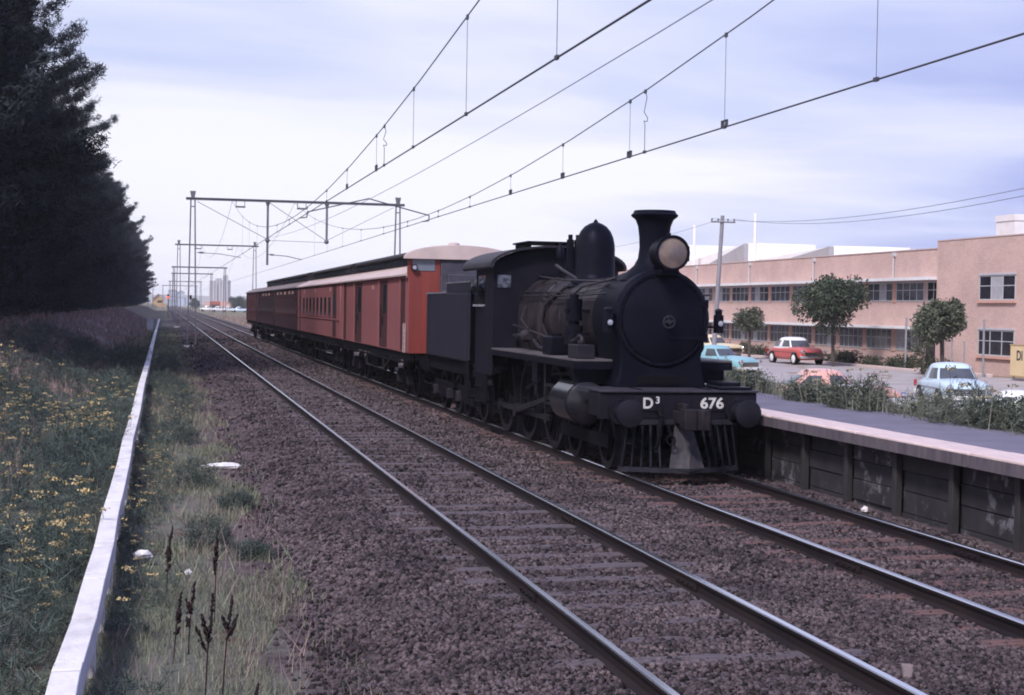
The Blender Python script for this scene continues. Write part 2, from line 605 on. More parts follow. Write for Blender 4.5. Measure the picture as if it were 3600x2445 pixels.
# loose stones in the foreground: nobody could count them
cube = np.array([(-1, -1, -1), (1, -1, -1), (1, 1, -1), (-1, 1, -1), (-1, -1, 1), (1, -1, 1), (1, 1, 1), (-1, 1, 1)], float)
cf = np.array([(0, 3, 2), (0, 2, 1), (4, 5, 6), (4, 6, 7), (0, 1, 5), (0, 5, 4), (1, 2, 6), (1, 6, 5), (2, 3, 7), (2, 7, 6), (3, 0, 4), (3, 4, 7)])
def rotmats(n, rg):
    q = rg.normal(size=(n, 4)); q /= np.linalg.norm(q, axis=1)[:, None]
    w_, x, y, z = q.T
    return np.stack([np.stack([1 - 2 * (y * y + z * z), 2 * (x * y - z * w_), 2 * (x * z + y * w_)], 1),
                     np.stack([2 * (x * y + z * w_), 1 - 2 * (x * x + z * z), 2 * (y * z - x * w_)], 1),
                     np.stack([2 * (x * z - y * w_), 2 * (y * z + x * w_), 1 - 2 * (x * x + y * y)], 1)], 1)
pos = []
for y0, y1, dens in ((7.5, 14, 1050), (14, 22, 480), (22, 34, 170), (34, 56, 55), (56, 90, 26), (90, 150, 12)):
    k = int((y1 - y0) * 8.5 * dens)
    X = nr.uniform(0.95, 9.5, k); Y = nr.uniform(y0, y1, k)
    pos.append(np.stack([X, Y, np.full(k, 0.0165 + 0.0005 * (y0 - 7))], 1))
pos = np.concatenate(pos)
keep = np.ones(len(pos), bool)
for rx in RAILS.values():
    keep &= np.abs(pos[:, 0] - rx) > 0.085
for cx, yy in SLEEP.items():
    yy = np.array(yy)
    dmin = np.abs(pos[:, 1][:, None] - yy[None]).min(1)
    keep &= ~((np.abs(pos[:, 0] - cx) < 1.25) & (dmin < 0.115) & (nr.random(len(pos)) < 0.25 + 0.55 * np.sin(pos[:, 1] * 5.1 + cx) ** 2))
# thin out towards the weedy shoulder and over the sleepers
sh = np.clip((pos[:, 0] - 0.9) / 1.1, 0.05, 1)
keep &= nr.random(len(pos)) < sh
pos = pos[keep]
ed = 0.25 * np.sin(pos[:, 1] * 0.9) * np.sin(pos[:, 1] * 0.37 + 1) + 0.15 * np.sin(pos[:, 1] * 2.3)
q = np.clip((pos[:, 0] - 1.05 - ed) / 1.25, 0, 1)
pz = -0.47 + 0.31 * q * q * (3 - 2 * q)
pz = np.maximum(pz, g_np(pos[:, 0], pos[:, 1]) )
N = len(pos)
sz = pos[:, 2][:, None] * nr.uniform(0.5, 1.5, (N, 1)) * nr.uniform(0.6, 1.25, (N, 3))
Vv = cube[None] * nr.uniform(0.55, 1.0, (N, 8, 3)) * sz[:, None, :]
Vv = np.einsum('nij,nkj->nki', rotmats(N, nr), Vv)
Vv[:, :, 0] += pos[:, 0][:, None]; Vv[:, :, 1] += pos[:, 1][:, None]; Vv[:, :, 2] += (pz + 0.005)[:, None]
Fv = (cf[None] + 8 * np.arange(N)[:, None, None]).reshape(-1, 3)
M_stone = mat('loose_stone', (0.080, 0.060, 0.064), 0.9, (0.034, 0.025, 0.029), 0.9, island=0.95, spec=0.25)
st = np_obj('ballast_stones', Vv.reshape(-1, 3), Fv, M_stone)
stuff(st, 'loose crushed stones lying all over the ballast in the foreground', 'ballast stones')

# ------------------------------------------------------------------ sleepers and rails
M_sl1 = mat('sleeper_grey', (0.105, 0.082, 0.092), 0.9, (0.055, 0.042, 0.050), 4.0, stretch=(0.6, 5, 5), bump=0.5, bscale=14)
M_sl2 = mat('sleeper_brown', (0.150, 0.072, 0.062), 0.9, (0.070, 0.038, 0.038), 4.0, stretch=(0.6, 5, 5), bump=0.5, bscale=14)
rng = random.Random(11)
def sleeper_mesh(seed, m):
    rg = random.Random(seed)
    mb = MB()
    rings = []
    for i in range(9):
        x = -1.3 + 2.6 * i / 8
        a, b_ = rg.uniform(-0.012, 0.012), rg.uniform(-0.012, 0.012)
        zt = rg.uniform(-0.008, 0.006)
        rings.append([(x, -0.125 + a, -0.06), (x, 0.125 + b_, -0.06), (x, 0.118 + b_, zt), (x, -0.118 + a, zt)])
    mb.loft(rings)
    return mb
for cx, m, lab, grp in ((4.19, M_sl1, 'weathered grey timber sleeper half buried in ballast of the empty left track', 'sleepers under the left track'),
                        (7.895, M_sl2, 'reddish brown timber sleeper half buried in ballast of the track beside the platform', 'sleepers under the right track')):
    srcs = []
    for i in range(74):
        y = SLEEP[cx][i]
        zt = -0.145 + rng.uniform(-0.014, 0.012)
        if i < 4:
            o = part('sleeper', sleeper_mesh(i + 7, m), m, None, smooth=False)
            tag(o, lab, 'sleeper', grp)
            srcs.append(o)
        else:
            o = srcs[i % 4].copy(); COL.objects.link(o)
        o.location = (cx + rng.uniform(-0.05, 0.05), y, zt)
        o.rotation_euler = (0, 0, R(rng.uniform(-1.2, 1.2)))

def rail(x, label, joints):
    prof = [(-0.068, -0.16), (0.068, -0.16), (0.068, -0.148), (0.012, -0.128), (0.010, -0.048), (0.034, -0.036), (0.036, -0.010), (0.027, 0.0), (-0.027, 0.0), (-0.036, -0.010), (-0.034, -0.036), (-0.010, -0.048), (-0.012, -0.128), (-0.068, -0.148)]
    mb = MB()
    n = len(prof)
    Y = [-15, 60, 1500]
    V = [(x + p[0], y, p[1]) for y in Y for p in prof]
    F, M = [], []
    for k in range(2):
        for i in range(n):
            j = (i + 1) % n
            F.append((k * n + i, k * n + j, (k + 1) * n + j, (k + 1) * n + i))
            M.append(1 if i in (6, 7, 8) else 0)
    F += [tuple(range(n)), tuple(range(2 * n, 3 * n))]; M += [0, 0]
    mb.v, mb.f, mb.m = V, F, M
    o = part('steel_rail', mb, [M_rail, M_railtop], None, smooth=False, at=(x, 0, 0))
    tag(o, label, 'rail')
    for y in joints:
        f = MB()
        for s in (-1, 1):
            f.box(x + s * 0.014, x + s * 0.034, y - 0.3, y + 0.3, -0.118, -0.052)
            for q in (-0.2, -0.07, 0.07, 0.2):
                f.cyl((x + s * 0.034, y + q, -0.085), (x + s * 0.054, y + q, -0.085), 0.016, n=6)
        part('fishplate', f, M_rail, o)
    # spikes and base plates as one part each would be hidden in the stones
rail(RAILS['A'], 'polished steel rail on the near left side of the empty left track', (13.6, 27.3))
rail(RAILS['B'], 'polished steel rail on the right side of the empty left track, shining at lower right', (13.9, 18.35))
rail(RAILS['C'], 'dark steel rail running under the left wheels of the steam locomotive', (14.6,))
rail(RAILS['D'], 'dark steel rail nearest the platform wall, under the right wheels of the locomotive', (15.1,))

# ------------------------------------------------------------------ platform
plat = thing('railway_platform', 'low railway platform with asphalt deck, pale pink coping and dark concrete wall', 'platform', (10.5, 20, 0))
M_asph = mat('asphalt_deck', (0.150, 0.138, 0.185), 0.9, (0.115, 0.105, 0.145), 1.2, bump=0.3, bscale=60)
M_cop = mat('coping_concrete', (0.62, 0.49, 0.47), 0.85, (0.50, 0.39, 0.38), 6.0, bump=0.3, bscale=45, stretch=(3, 0.5, 3))
M_face = mat('shaded_edge', (0.075, 0.062, 0.078), 0.9, (0.12, 0.10, 0.115), 4.0, bump=0.3, bscale=30, stretch=(1, 2, 0.4), spec=0.2)  # shade of the coping's front face, put into the colour
PY0, PY1 = -8.0, 62.0
part('deck', MB().box(10.03, 11.95, PY0, PY1, 0.2, 0.905), M_asph, plat)
y = PY0
k = 0
while y < PY1:
    L = 3.05
    part('coping_slab', MB().box(9.45, 10.03, y + 0.006, min(y + L, PY1) - 0.006, 0.735 + 0.004 * (k % 2), 0.915 + rng.uniform(-0.004, 0.004)), M_cop, plat, bevel=0.018)
    part('coping_shade_strip', MB().box(9.438, 9.446, y + 0.01, min(y + L, PY1) - 0.01, 0.735, 0.885), M_face, plat, smooth=False)  # thin strip added to carry the painted shade below the coping edge
    y += L; k += 1
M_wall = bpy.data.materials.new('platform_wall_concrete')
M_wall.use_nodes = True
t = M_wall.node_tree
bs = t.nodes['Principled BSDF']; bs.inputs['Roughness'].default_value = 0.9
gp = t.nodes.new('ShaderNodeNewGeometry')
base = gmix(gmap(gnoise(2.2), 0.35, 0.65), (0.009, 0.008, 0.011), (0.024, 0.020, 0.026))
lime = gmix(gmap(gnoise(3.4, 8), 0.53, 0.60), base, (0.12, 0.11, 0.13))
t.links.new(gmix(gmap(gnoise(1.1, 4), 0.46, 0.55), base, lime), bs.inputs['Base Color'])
M_post = mat('old_rail_post', (0.014, 0.012, 0.016), 0.8, (0.026, 0.021, 0.024), 4.0)
y = 15.57 - 16 * 1.5
i = 0
while y < PY1 - 1:
    if y > PY0 + 0.2:
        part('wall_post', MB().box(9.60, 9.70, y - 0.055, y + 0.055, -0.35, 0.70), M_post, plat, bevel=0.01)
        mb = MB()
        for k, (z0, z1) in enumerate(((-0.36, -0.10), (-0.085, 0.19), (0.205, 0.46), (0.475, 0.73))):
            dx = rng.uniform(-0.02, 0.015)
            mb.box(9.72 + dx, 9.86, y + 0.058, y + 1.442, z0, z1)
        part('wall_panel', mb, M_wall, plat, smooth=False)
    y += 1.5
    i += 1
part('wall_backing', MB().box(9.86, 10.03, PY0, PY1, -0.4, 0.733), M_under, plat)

# ------------------------------------------------------------------ white cable trough on the left
tr = thing('cable_trough', 'white concrete cable trough running straight down the weedy left side of the line', 'cable trough', (-0.57, 10, -0.33))
M_tr = mat('whitewashed_concrete', (0.64, 0.61, 0.61), 0.8, (0.40, 0.375, 0.38), 3.5, bump=0.3, bscale=30, stretch=(1, 0.5, 1), lo=0.45, hi=0.78)
def tx(y):
    return float(np.interp(y, (6, 9.6, 10.1, 11.7, 13.5, 15.4, 17.7, 20.5, 23.8, 28, 33.6, 46, 62, 118, 240), (-0.59, -0.585, -0.60, -0.57, -0.572, -0.555, -0.575, -0.568, -0.57, -0.60, -0.58, -0.625, -0.62, -0.66, -0.66)))
def tz(y):
    return 0.15 + 0.006 * math.sin(y * 0.33 + 1) + 0.005 * math.sin(y * 0.81)
def slab(mb, y0, y1, w2, zt, th, n=1):
    V = []
    for y in (y0, y1):
        x, z = tx(y), tz(y) + zt
        V += [(x - w2, y, z - th), (x + w2, y, z - th), (x + w2, y, z), (x - w2, y, z)]
    mb.add(V, [(0, 1, 2, 3), (7, 6, 5, 4), (0, 4, 5, 1), (1, 5, 6, 2), (2, 6, 7, 3), (3, 7, 4, 0)])
P = 1.72
far = MB()
for i in range(128):
    y = 6.86 + P * i
    if i < 34:
        part('joint_gap', MB().box(tx(y) - 0.086, tx(y) + 0.086, y - 0.16, y + 0.16, tz(y) - 0.19, tz(y) - 0.012), M_under, tr, smooth=False)
        a, b_ = MB(), MB()
        slab(a, y + 0.145, y + P - 0.145, 0.094, rng.uniform(-0.006, 0.004), 0.20)
        slab(b_, y - 0.115, y + 0.115, 0.094, rng.uniform(-0.004, 0.006), 0.205)
        part('cover_slab', a, M_tr, tr, bevel=0.008)
        part('joint_cap', b_, M_tr, tr, bevel=0.008)
        x = tx(y)
        part('support_post', MB().box(x - 0.06, x + 0.082, y - 0.1, y + 0.1, -0.45, tz(y) - 0.21), M_conc, tr)
    else:
        slab(far, y - P / 2, y + P / 2, 0.094, 0, 0.1)
        far.box(tx(y) - 0.05, tx(y) + 0.05, y - 0.1, y + 0.1, -0.45, 0.05)
part('distant_covers', far, M_tr, tr, kind='stuff')

# ------------------------------------------------------------------ grass, fennel and dock on the left
def blades(n, fx, fy, fz, hmin, hmax, w0, rg, lean=0.5):
    """n thin two-triangle blades; returns V (n*4,3) quads"""
    a = rg.uniform(0, 2 * np.pi, n)
    h = rg.uniform(hmin, hmax, n)
    ln = rg.normal(0, lean, n) * h
    b = rg.uniform(0, 2 * np.pi, n)
    dx, dy = np.cos(a) * w0, np.sin(a) * w0
    tx_, ty_ = np.cos(b) * ln, np.sin(b) * ln
    V = np.zeros((n, 4, 3))
    V[:, 0] = np.stack([fx - dx, fy - dy, fz], 1)
    V[:, 1] = np.stack([fx + dx, fy + dy, fz], 1)
    V[:, 2] = np.stack([fx + tx_ + dx * 0.25, fy + ty_ + dy * 0.25, fz + h], 1)
    V[:, 3] = np.stack([fx + tx_ - dx * 0.25, fy + ty_ - dy * 0.25, fz + h], 1)
    return V
def quads_obj(name, V, mats, MI=None, **k):
    n = len(V)
    F = np.arange(n * 4).reshape(n, 4)
    return np_obj(name, V.reshape(-1, 3), F, mats, MI, **k)
M_gr = mat('short_grass', (0.130, 0.158, 0.105), 0.8, (0.19, 0.180, 0.130), 0.8, island=0.45, spec=0.2)
M_dry = mat('dry_grass', (0.34, 0.245, 0.225), 0.85, (0.20, 0.145, 0.14), 0.6, island=0.4, spec=0.2)
M_fen = mat('fennel_leaf', (0.026, 0.043, 0.046), 0.75, (0.088, 0.108, 0.086), 1.3, island=0.75, spec=0.25)
M_flw = mat('fennel_flower', (0.44, 0.33, 0.16), 0.8, (0.28, 0.24, 0.14), 3.0, island=0.35, spec=0.2)
M_stem = mat('dock_seed', (0.016, 0.010, 0.013), 0.85, (0.028, 0.017, 0.018), 9.0, island=0.3, spec=0.2)
gr = np.random.default_rng(21)
Vs = []
for y0, y1, x0, x1, n, h0, h1, w0 in ((6.5, 16, -1.2, 1.75, 26000, 0.03, 0.13, 0.004), (16, 32, -1.6, 1.9, 22000, 0.05, 0.16, 0.007),
                                  (32, 70, -2.0, 1.9, 14000, 0.06, 0.20, 0.014), (70, 170, -2.2, 1.7, 9000, 0.08, 0.24, 0.035)):
    X = gr.uniform(x0, x1, n); Y = gr.uniform(y0, y1, n)
    pat = np.sin(X * 3.1 + Y * 0.9) * np.sin(Y * 1.7 - X * 2) + 0.5 * np.sin(Y * 0.53 + X) + gr.normal(0, 0.5, n)
    ok = (pat > -0.35) & ((X < 1.15 + 0.3 * np.sin(Y * 0.9)) | (gr.random(n) < 0.10))
    X, Y = X[ok], Y[ok]
    Vs.append(blades(len(X), X, Y, np.maximum(g_np(X, Y), -0.5) - 0.01, h0, h1, w0, gr, 0.6))
stuff(quads_obj('grass', np.concatenate(Vs), M_gr), 'short grey green grass between the white trough and the ballast', 'grass')
Vs = []
for y0, y1, x0, x1, n, h0, h1, w0 in ((14, 40, -9, -2.2, 16000, 0.12, 0.38, 0.007), (40, 90, -11, -2.2, 22000, 0.15, 0.42, 0.015), (90, 260, -9, -1.4, 14000, 0.15, 0.45, 0.04),
                                  (8, 40, -2.2, -0.75, 1400, 0.15, 0.45, 0.0035), (8, 60, -0.4, 1.3, 3500, 0.08, 0.34, 0.004)):
    X = gr.uniform(x0, x1, n); Y = gr.uniform(y0, y1, n)
    pat = np.sin(X * 1.3 + Y * 0.35) + np.sin(Y * 0.21 - X * 0.8) + gr.normal(0, 0.8, n)
    ok = pat > -0.5
    X, Y = X[ok], Y[ok]
    Vs.append(blades(len(X), X, Y, g_np(X, Y) - 0.01, h0, h1, w0, gr, 0.45))
stuff(quads_obj('dry_grass', np.concatenate(Vs), M_dry), 'tall brown dry grass on the bank below the dark pines', 'dry grass')

def fennel_geom(rg, rad, hgt, nl, nf, w0=0.006):
    """feathery mound: thin curved leaf threads plus flat yellow flower heads"""
    # leaf threads in sprays
    ns = max(6, nl // 14)
    sa = rg.uniform(0, 2 * np.pi, ns); sr = rad * np.sqrt(rg.uniform(0, 1, ns)); sh = hgt * rg.uniform(0.12, 1.0, ns) * (1 - 0.45 * (sr / rad) ** 2)
    k = rg.integers(0, ns, nl)
    c = np.stack([np.cos(sa[k]) * sr[k], np.sin(sa[k]) * sr[k], sh[k]], 1) + rg.normal(0, 0.026, (nl, 3))
    d = rg.normal(0, 1, (nl, 3)); d[:, 2] = np.abs(d[:, 2]) * 0.9 + 0.15
    d /= np.linalg.norm(d, axis=1)[:, None]
    L = rg.uniform(0.04, 0.12, nl) * (0.6 + hgt)
    s = np.cross(d, rg.normal(0, 1, (nl, 3))); s /= np.linalg.norm(s, axis=1)[:, None] + 1e-6
    V = np.zeros((nl, 4, 3))
    V[:, 0] = c - s * w0; V[:, 1] = c + s * w0
    e_ = c + d * L[:, None]
    V[:, 2] = e_ + s * w0 * 0.3; V[:, 3] = e_ - s * w0 * 0.3
    MI = np.zeros(nl, int)
    if nf:
        out_v = []
        for _ in range(nf):
            a = rg.uniform(0, 6.283); r = rad * rg.uniform(0.1, 1.0); z = hgt * rg.uniform(0.85, 1.25)
            cx_, cy_ = math.cos(a) * r, math.sin(a) * r
            hr = rg.uniform(0.035, 0.085)
            st_ = np.array([[(cx_ * 0.8 - 0.003, cy_ * 0.8, z - 0.25), (cx_ * 0.8 + 0.003, cy_ * 0.8, z - 0.25), (cx_ + 0.002, cy_, z), (cx_ - 0.002, cy_, z)]])
            V = np.concatenate([V, st_]); MI = np.append(MI, 0)
            m = 16
            aa = rg.uniform(0, 6.283, m); rr = hr * np.sqrt(rg.uniform(0, 1, m)); q = hr * 0.15
            P0 = np.stack([cx_ + np.cos(aa) * rr, cy_ + np.sin(aa) * rr, z + rg.uniform(-0.012, 0.012, m)], 1)
            fl = np.zeros((m, 4, 3))
            for j, (u_, v_) in enumerate(((-1, -1), (1, -1), (1, 1), (-1, 1))):
                fl[:, j] = P0 + np.stack([np.full(m, u_ * q), np.full(m, v_ * q), rg.uniform(-0.02, 0.02, m)], 1)
            V = np.concatenate([V, fl]); MI = np.append(MI, np.ones(m, int))
    return V, MI
protos = [fennel_geom(gr, 0.30, 0.54, 380, nf, 0.0034) for nf in (1, 2, 4, 3, 2, 1)]
def scatter(plist, pts, scl, rg):
    Vs, Ms = [], []
    for (x, y), s in zip(pts, scl):
        V, MI = plist[rg.integers(0, len(plist))]
        fl_ = math.sin(x * 1.9 + y * 0.55) + math.sin(y * 0.33 - x * 1.1 + 1.0)
        if fl_ < -0.25 + rg.normal(0, 0.5):
            V, MI = V[MI == 0], MI[MI == 0]
        a = rg.uniform(0, 6.283); ca, sa_ = math.cos(a), math.sin(a)
        V = V[MI == 0] if y > 46 else V; MI = MI[MI == 0] if y > 46 else MI
        W = V * np.array([s, s, s * rg.uniform(0.8, 1.2)])
        W = np.stack([W[..., 0] * ca - W[..., 1] * sa_ + x, W[..., 0] * sa_ + W[..., 1] * ca + y, W[..., 2] + gz(x, y) - 0.02], -1)
        Vs.append(W); Ms.append(MI)
    return np.concatenate(Vs), np.concatenate(Ms)
pts, scl = [], []
for y0, y1, n in ((6.5, 14, 150), (14, 26, 330), (26, 44, 420), (44, 80, 300)):
    for _ in range(n):
        y = gr.uniform(y0, y1); x = -0.86 - (gr.random() ** 1.25) * min(5.0, 0.6 + 0.11 * y)
        if math.sin(y * 0.31 + x * 0.9) + gr.normal(0, 0.6) > -0.75:
            pts.append((x, y)); scl.append((gr.uniform(0.5, 1.05) + 0.35 * (gr.random() < 0.18)) * (1 + max(0, y - 24) * 0.012))
for _ in range(210):
    y = gr.uniform(8, 80); pts.append((gr.uniform(-0.36, 0.12) if y < 30 else gr.uniform(-0.36, 0.7), y)); scl.append(gr.uniform(0.4, 0.8))
V, MI = scatter(protos, pts, scl, gr)
stuff(quads_obj('fennel_weeds', V, [M_fen, M_flw], MI), 'mass of feathery blue green fennel with yellow flower heads left of the white trough', 'fennel')

# single feathery bushes standing in the grass right of the trough
bush_lab = [
    (0.52, 18.2, 0.30, 0.42, 'round blue green fennel bush beside a small white stone in the foreground grass'),
    (0.50, 23.6, 0.32, 0.50, 'dark feathery bush in the grass just nearer than the flat white litter'),
    (1.02, 21.6, 0.24, 0.30, 'low grey green weed at the edge of the stones, right of the dark feathery bush'),
    (0.28, 31.5, 0.42, 0.62, 'bushy fennel clump beyond the flat white litter, close to the trough'),
    (1.0, 17.2, 0.20, 0.22, 'small green tuft growing out of the ballast edge, right of the round fennel bush'),
    (0.60, 41.0, 0.50, 0.75, 'tall dark weed clump halfway between the litter and the first gantry mast'),
    (-0.05, 50.0, 0.55, 0.8, 'large weed clump leaning over the white trough well before the gantry mast'),
]
for x, y, r_, h_, lab in bush_lab:
    V, MI = fennel_geom(gr, r_, h_, 1900, 0, 0.0032)
    V = V + np.array([0, 0, -0.02])
    o = quads_obj('fennel_bush', V, [M_fen, M_flw], MI, at=(x, y, max(gz(x, y), bedz(x, y) if x > 0.9 else -9)))
    tag(o, lab, 'bush')

# dock plants: dark brown seed spikes
def dock(x, y, h, lean, seed, lab, spread=0.1):
    rg = random.Random(seed)
    o = thing('dock_plant', lab, 'weed', (x, y, gz(x, y)))
    z0 = gz(x, y)
    top = (x + lean * h, y + rg.uniform(-0.03, 0.03), z0 + h)
    mid = (x + lean * h * 0.35, y, z0 + h * 0.5)
    part('stem', MB().tube([(x, y, z0 - 0.02), mid, top], 0.006, 5), M_stem, o)
    mb = MB()
    sp = [((mid, top), 1.0)]
    for k in range(3):
        b = Vector(mid).lerp(Vector(top), rg.uniform(-0.3, 0.4))
        a = rg.choice((-1, 1))
        e_ = b + Vector((a * spread * rg.uniform(0.4, 1), rg.uniform(-0.05, 0.05), rg.uniform(0.12, 0.26) * h))
        mb.tube([b, e_], 0.004, 4)
        sp.append(((b, e_), 0.7))
    for (a, b), s in sp:
        a, b = Vector(a), Vector(b)
        for k in range(int(46 * s)):
            q = rg.uniform(0.2, 1.0)
            p = a.lerp(b, q) + Vector((rg.gauss(0, 0.009), rg.gauss(0, 0.009), 0)) * (1.25 - q)
            r_ = rg.uniform(0.006, 0.012)
            mb.add([p + Vector((r_, 0, 0)), p + Vector((-r_, 0, 0)), p + Vector((0, r_, 0)), p + Vector((0, -r_, 0)), p + Vector((0, 0, r_ * 1.7)), p + Vector((0, 0, -r_ * 1.7))],
                   [(0, 2, 4), (2, 1, 4), (1, 3, 4), (3, 0, 4), (2, 0, 5), (1, 2, 5), (3, 1, 5), (0, 3, 5)])
    part('seed_spike', mb, M_stem, o, smooth=False)
dock(0.30, 10.6, 0.86, 0.06, 1, 'tallest branched brown dock weed standing in the foreground grass')
dock(0.43, 10.9, 0.77, 0.09, 2, 'brown dock weed with a forked spike just right of the tallest one')
dock(0.56, 9.75, 0.46, 0.12, 3, 'short branched dock weed at the bottom edge of the grass')
dock(0.10, 12.3, 0.58, 0.10, 4, 'thin leaning dock weed, first left of the tallest one', 0.04)
dock(0.22, 12.6, 0.60, 0.08, 5, 'thin dock weed with a side shoot, between the tallest and the thin leaning one', 0.05)
dock(0.05, 15.2, 0.60, 0.05, 6, 'slender dock weed farther back, beside the round fennel bush', 0.03)
dock(0.06, 16.4, 0.53, 0.10, 7, 'farthest slender dock weed, by the red earth patch', 0.03)
dock(0.47, 13.7, 0.84, 0.02, 8, 'straight upright dock weed in front of the round fennel bush', 0.02)

# litter
M_lit = mat('litter_paper', (0.72, 0.69, 0.68), 0.8, (0.55, 0.52, 0.52), 9.0)
def litter(x, y, z, sx, sy, h, seed, lab, cat='litter', m=None):
    rg = random.Random(seed)
    rings = []
    for j, q in enumerate((0.0, 0.45, 0.85, 1.0)):
        s = (1.0, 1.05, 0.7, 0.2)[j]
        rings.append([(x + math.cos(a) * sx * s * rg.uniform(0.75, 1.15), y + math.sin(a) * sy * s * rg.uniform(0.75, 1.15), z + h * q * rg.uniform(0.8, 1.1)) for a in [i * 0.7854 for i in range(8)]])
    mb = MB().loft(rings)
    tag(part('litter' if cat == 'litter' else 'pale_stone', mb, m or M_lit, None, at=(x, y, z), smooth=False), lab, cat)
litter(1.02, 26.6, gz(0.9, 26.6) + 0.02, 0.36, 0.16, 0.09, 1, 'flat slab of white litter lying at the edge of the ballast')
litter(-0.2, 16.9, gz(-0.2, 16.9) + 0.1, 0.10, 0.07, 0.08, 2, 'crumpled white paper caught in weeds right of the trough')
litter(0.70, 18.3, gz(0.7, 18.3), 0.05, 0.04, 0.05, 3, 'small white stone beside the round fennel bush', 'stone')
litter(0.28, 16.4, gz(0.28, 16.4), 0.04, 0.04, 0.06, 4, 'tiny white scrap in the grass before the red earth patch')
litter(9.35, 18.9, -0.13, 0.05, 0.05, 0.07, 5, 'small white scrap lying at the foot of the platform wall')
# a leaning stake between the tracks at lower right
sx_, sy_ = 5.43, 10.2
o = part('wooden_stake', MB().add([(sx_ - 0.02, sy_, -0.22), (sx_ + 0.025, sy_, -0.22), (sx_ + 0.025, sy_ + 0.03, -0.22), (sx_ - 0.02, sy_ + 0.03, -0.22), (sx_ - 0.045, sy_ + 0.02, -0.035), (sx_ + 0.04, sy_ + 0.01, -0.045), (sx_ + 0.04, sy_ + 0.035, -0.05), (sx_ - 0.045, sy_ + 0.035, -0.04)],
         [(0, 3, 2, 1), (4, 5, 6, 7), (0, 1, 5, 4), (1, 2, 6, 5), (2, 3, 7, 6), (3, 0, 4, 7)]), mat('stake_wood', (0.26, 0.21, 0.22), 0.9, (0.17, 0.13, 0.14), 8), None, at=(sx_, sy_, -0.2), smooth=False)
tag(o, 'short split wooden stake poking out of the stones between the two tracks', 'stake')

# ------------------------------------------------------------------ steam locomotive
LX = 7.9
loco = thing('steam_locomotive', 'sooty black steam locomotive numbered 676 facing the camera at the head of the train', 'locomotive', (LX, 27, 0))
BZ_, BR = 2.42, 0.72
def arc(cx, cz, r, a0, a1, n, rx=1.0):
    return [(cx + r * rx * math.cos(R(a0 + (a1 - a0) * i / n)), cz + r * math.sin(R(a0 + (a1 - a0) * i / n))) for i in range(n + 1)]
# boiler barrel, firebox, bands
part('boiler', MB().lathe([(BR, 24.6), (BR, 27.9), (0.755, 28.35), (0.775, 28.4), (0.775, 28.45)], (LX, BZ_), 'y', 40), M_grime, loco)
fb = [(LX - 0.62, 1.3)] + [(LX - 0.80, 1.9)] + arc(LX, BZ_, 0.80, 180, 0, 20) + [(LX + 0.80, 1.9), (LX + 0.62, 1.3)]
part('firebox', MB().prism(fb, 28.45, 30.2), M_grime, loco, bevel=0.03)
for y in (24.95, 26.05, 27.15, 27.85, 28.5, 29.3, 30.12):
  mb = MB()
  if y < 28:
    mb.lathe([(BR + 0.012, y - 0.035), (BR + 0.012, y + 0.035)], (LX, BZ_), 'y', 40)
  else:
    q = [(p[0] + (p[0] - LX) * 0.018, BZ_ + (p[1] - BZ_) * 1.018) for p in fb]
    mb.prism(q, y - 0.03, y + 0.03)
  part('boiler_band', mb, mat('band_grey', (0.045, 0.035, 0.036), 0.4, (0.024, 0.02, 0.024), 4, spec=0.09, tint=(0.62, 0.68, 1.0)), loco)
# smokebox with saddle, one profile
sb = arc(LX, BZ_, 0.82, 205, -25, 36)
sb = [(LX - 0.80, 1.29), (LX - 0.745, 1.42), (LX - 0.70, 1.60), (LX - 0.685, 1.80)] + sb + [(LX + 0.685, 1.80), (LX + 0.70, 1.60), (LX + 0.745, 1.42), (LX + 0.80, 1.29)]
part('smokebox', MB().prism(sb, 23.36, 24.68), M_smoke, loco, bevel=0.035)
ring = MB().lathe([(0.70, 23.37), (0.705, 23.31), (0.755, 23.31), (0.80, 23.365)], (LX, BZ_), 'y', 48, caps=False)
part('smokebox_ring', ring, M_smoke, loco)
mb = MB()
for i in range(40):
    a = 2 * math.pi * i / 40
    mb.cyl((LX + 0.775 * math.cos(a), 23.36, BZ_ + 0.775 * math.sin(a)), (LX + 0.775 * math.cos(a), 23.335, BZ_ + 0.775 * math.sin(a)), 0.012, n=6)
part('rivets', mb, M_smoke, loco)
door = part('smokebox_door', MB().lathe([(0.695, 23.34), (0.69, 23.30), (0.60, 23.265), (0.42, 23.225), (0.2, 23.20), (0.001, 23.195)], (LX, BZ_), 'y', 48, caps=False), M_smoke, loco)
mb = MB()
for z in (BZ_ + 0.26, BZ_ - 0.30):
    mb.add([(LX + 0.74, 23.29, z - 0.035), (LX + 0.74, 23.29, z + 0.035), (LX + 0.05, 23.185, z + 0.02), (LX + 0.05, 23.185, z - 0.02),
            (LX + 0.74, 23.32, z - 0.035), (LX + 0.74, 23.32, z + 0.035), (LX + 0.05, 23.23, z + 0.02), (LX + 0.05, 23.23, z - 0.02)],
           [(0, 1, 2, 3), (4, 7, 6, 5), (0, 4, 5, 1), (1, 5, 6, 2), (2, 6, 7, 3), (3, 7, 4, 0)])
    mb.cyl((LX + 0.735, 23.28, z - 0.07), (LX + 0.735, 23.28, z + 0.07), 0.03, n=8)
part('door_hinge', mb, M_smoke, door)
mb = MB().torus((LX + 0.03, 23.10, BZ_ - 0.04), 0.095, 0.012, 'y', 24, 6).cyl((LX + 0.03, 23.2, BZ_ - 0.04), (LX + 0.03, 23.06, BZ_ - 0.04), 0.03, n=10)
for i in range(2):
    a = R(12 + 90 * i)
    c_, s_ = math.cos(a) * 0.09, math.sin(a) * 0.09
    mb.cyl((LX + 0.03 - c_, 23.10, BZ_ - 0.04 - s_), (LX + 0.03 + c_, 23.10, BZ_ - 0.04 + s_), 0.009, n=6)
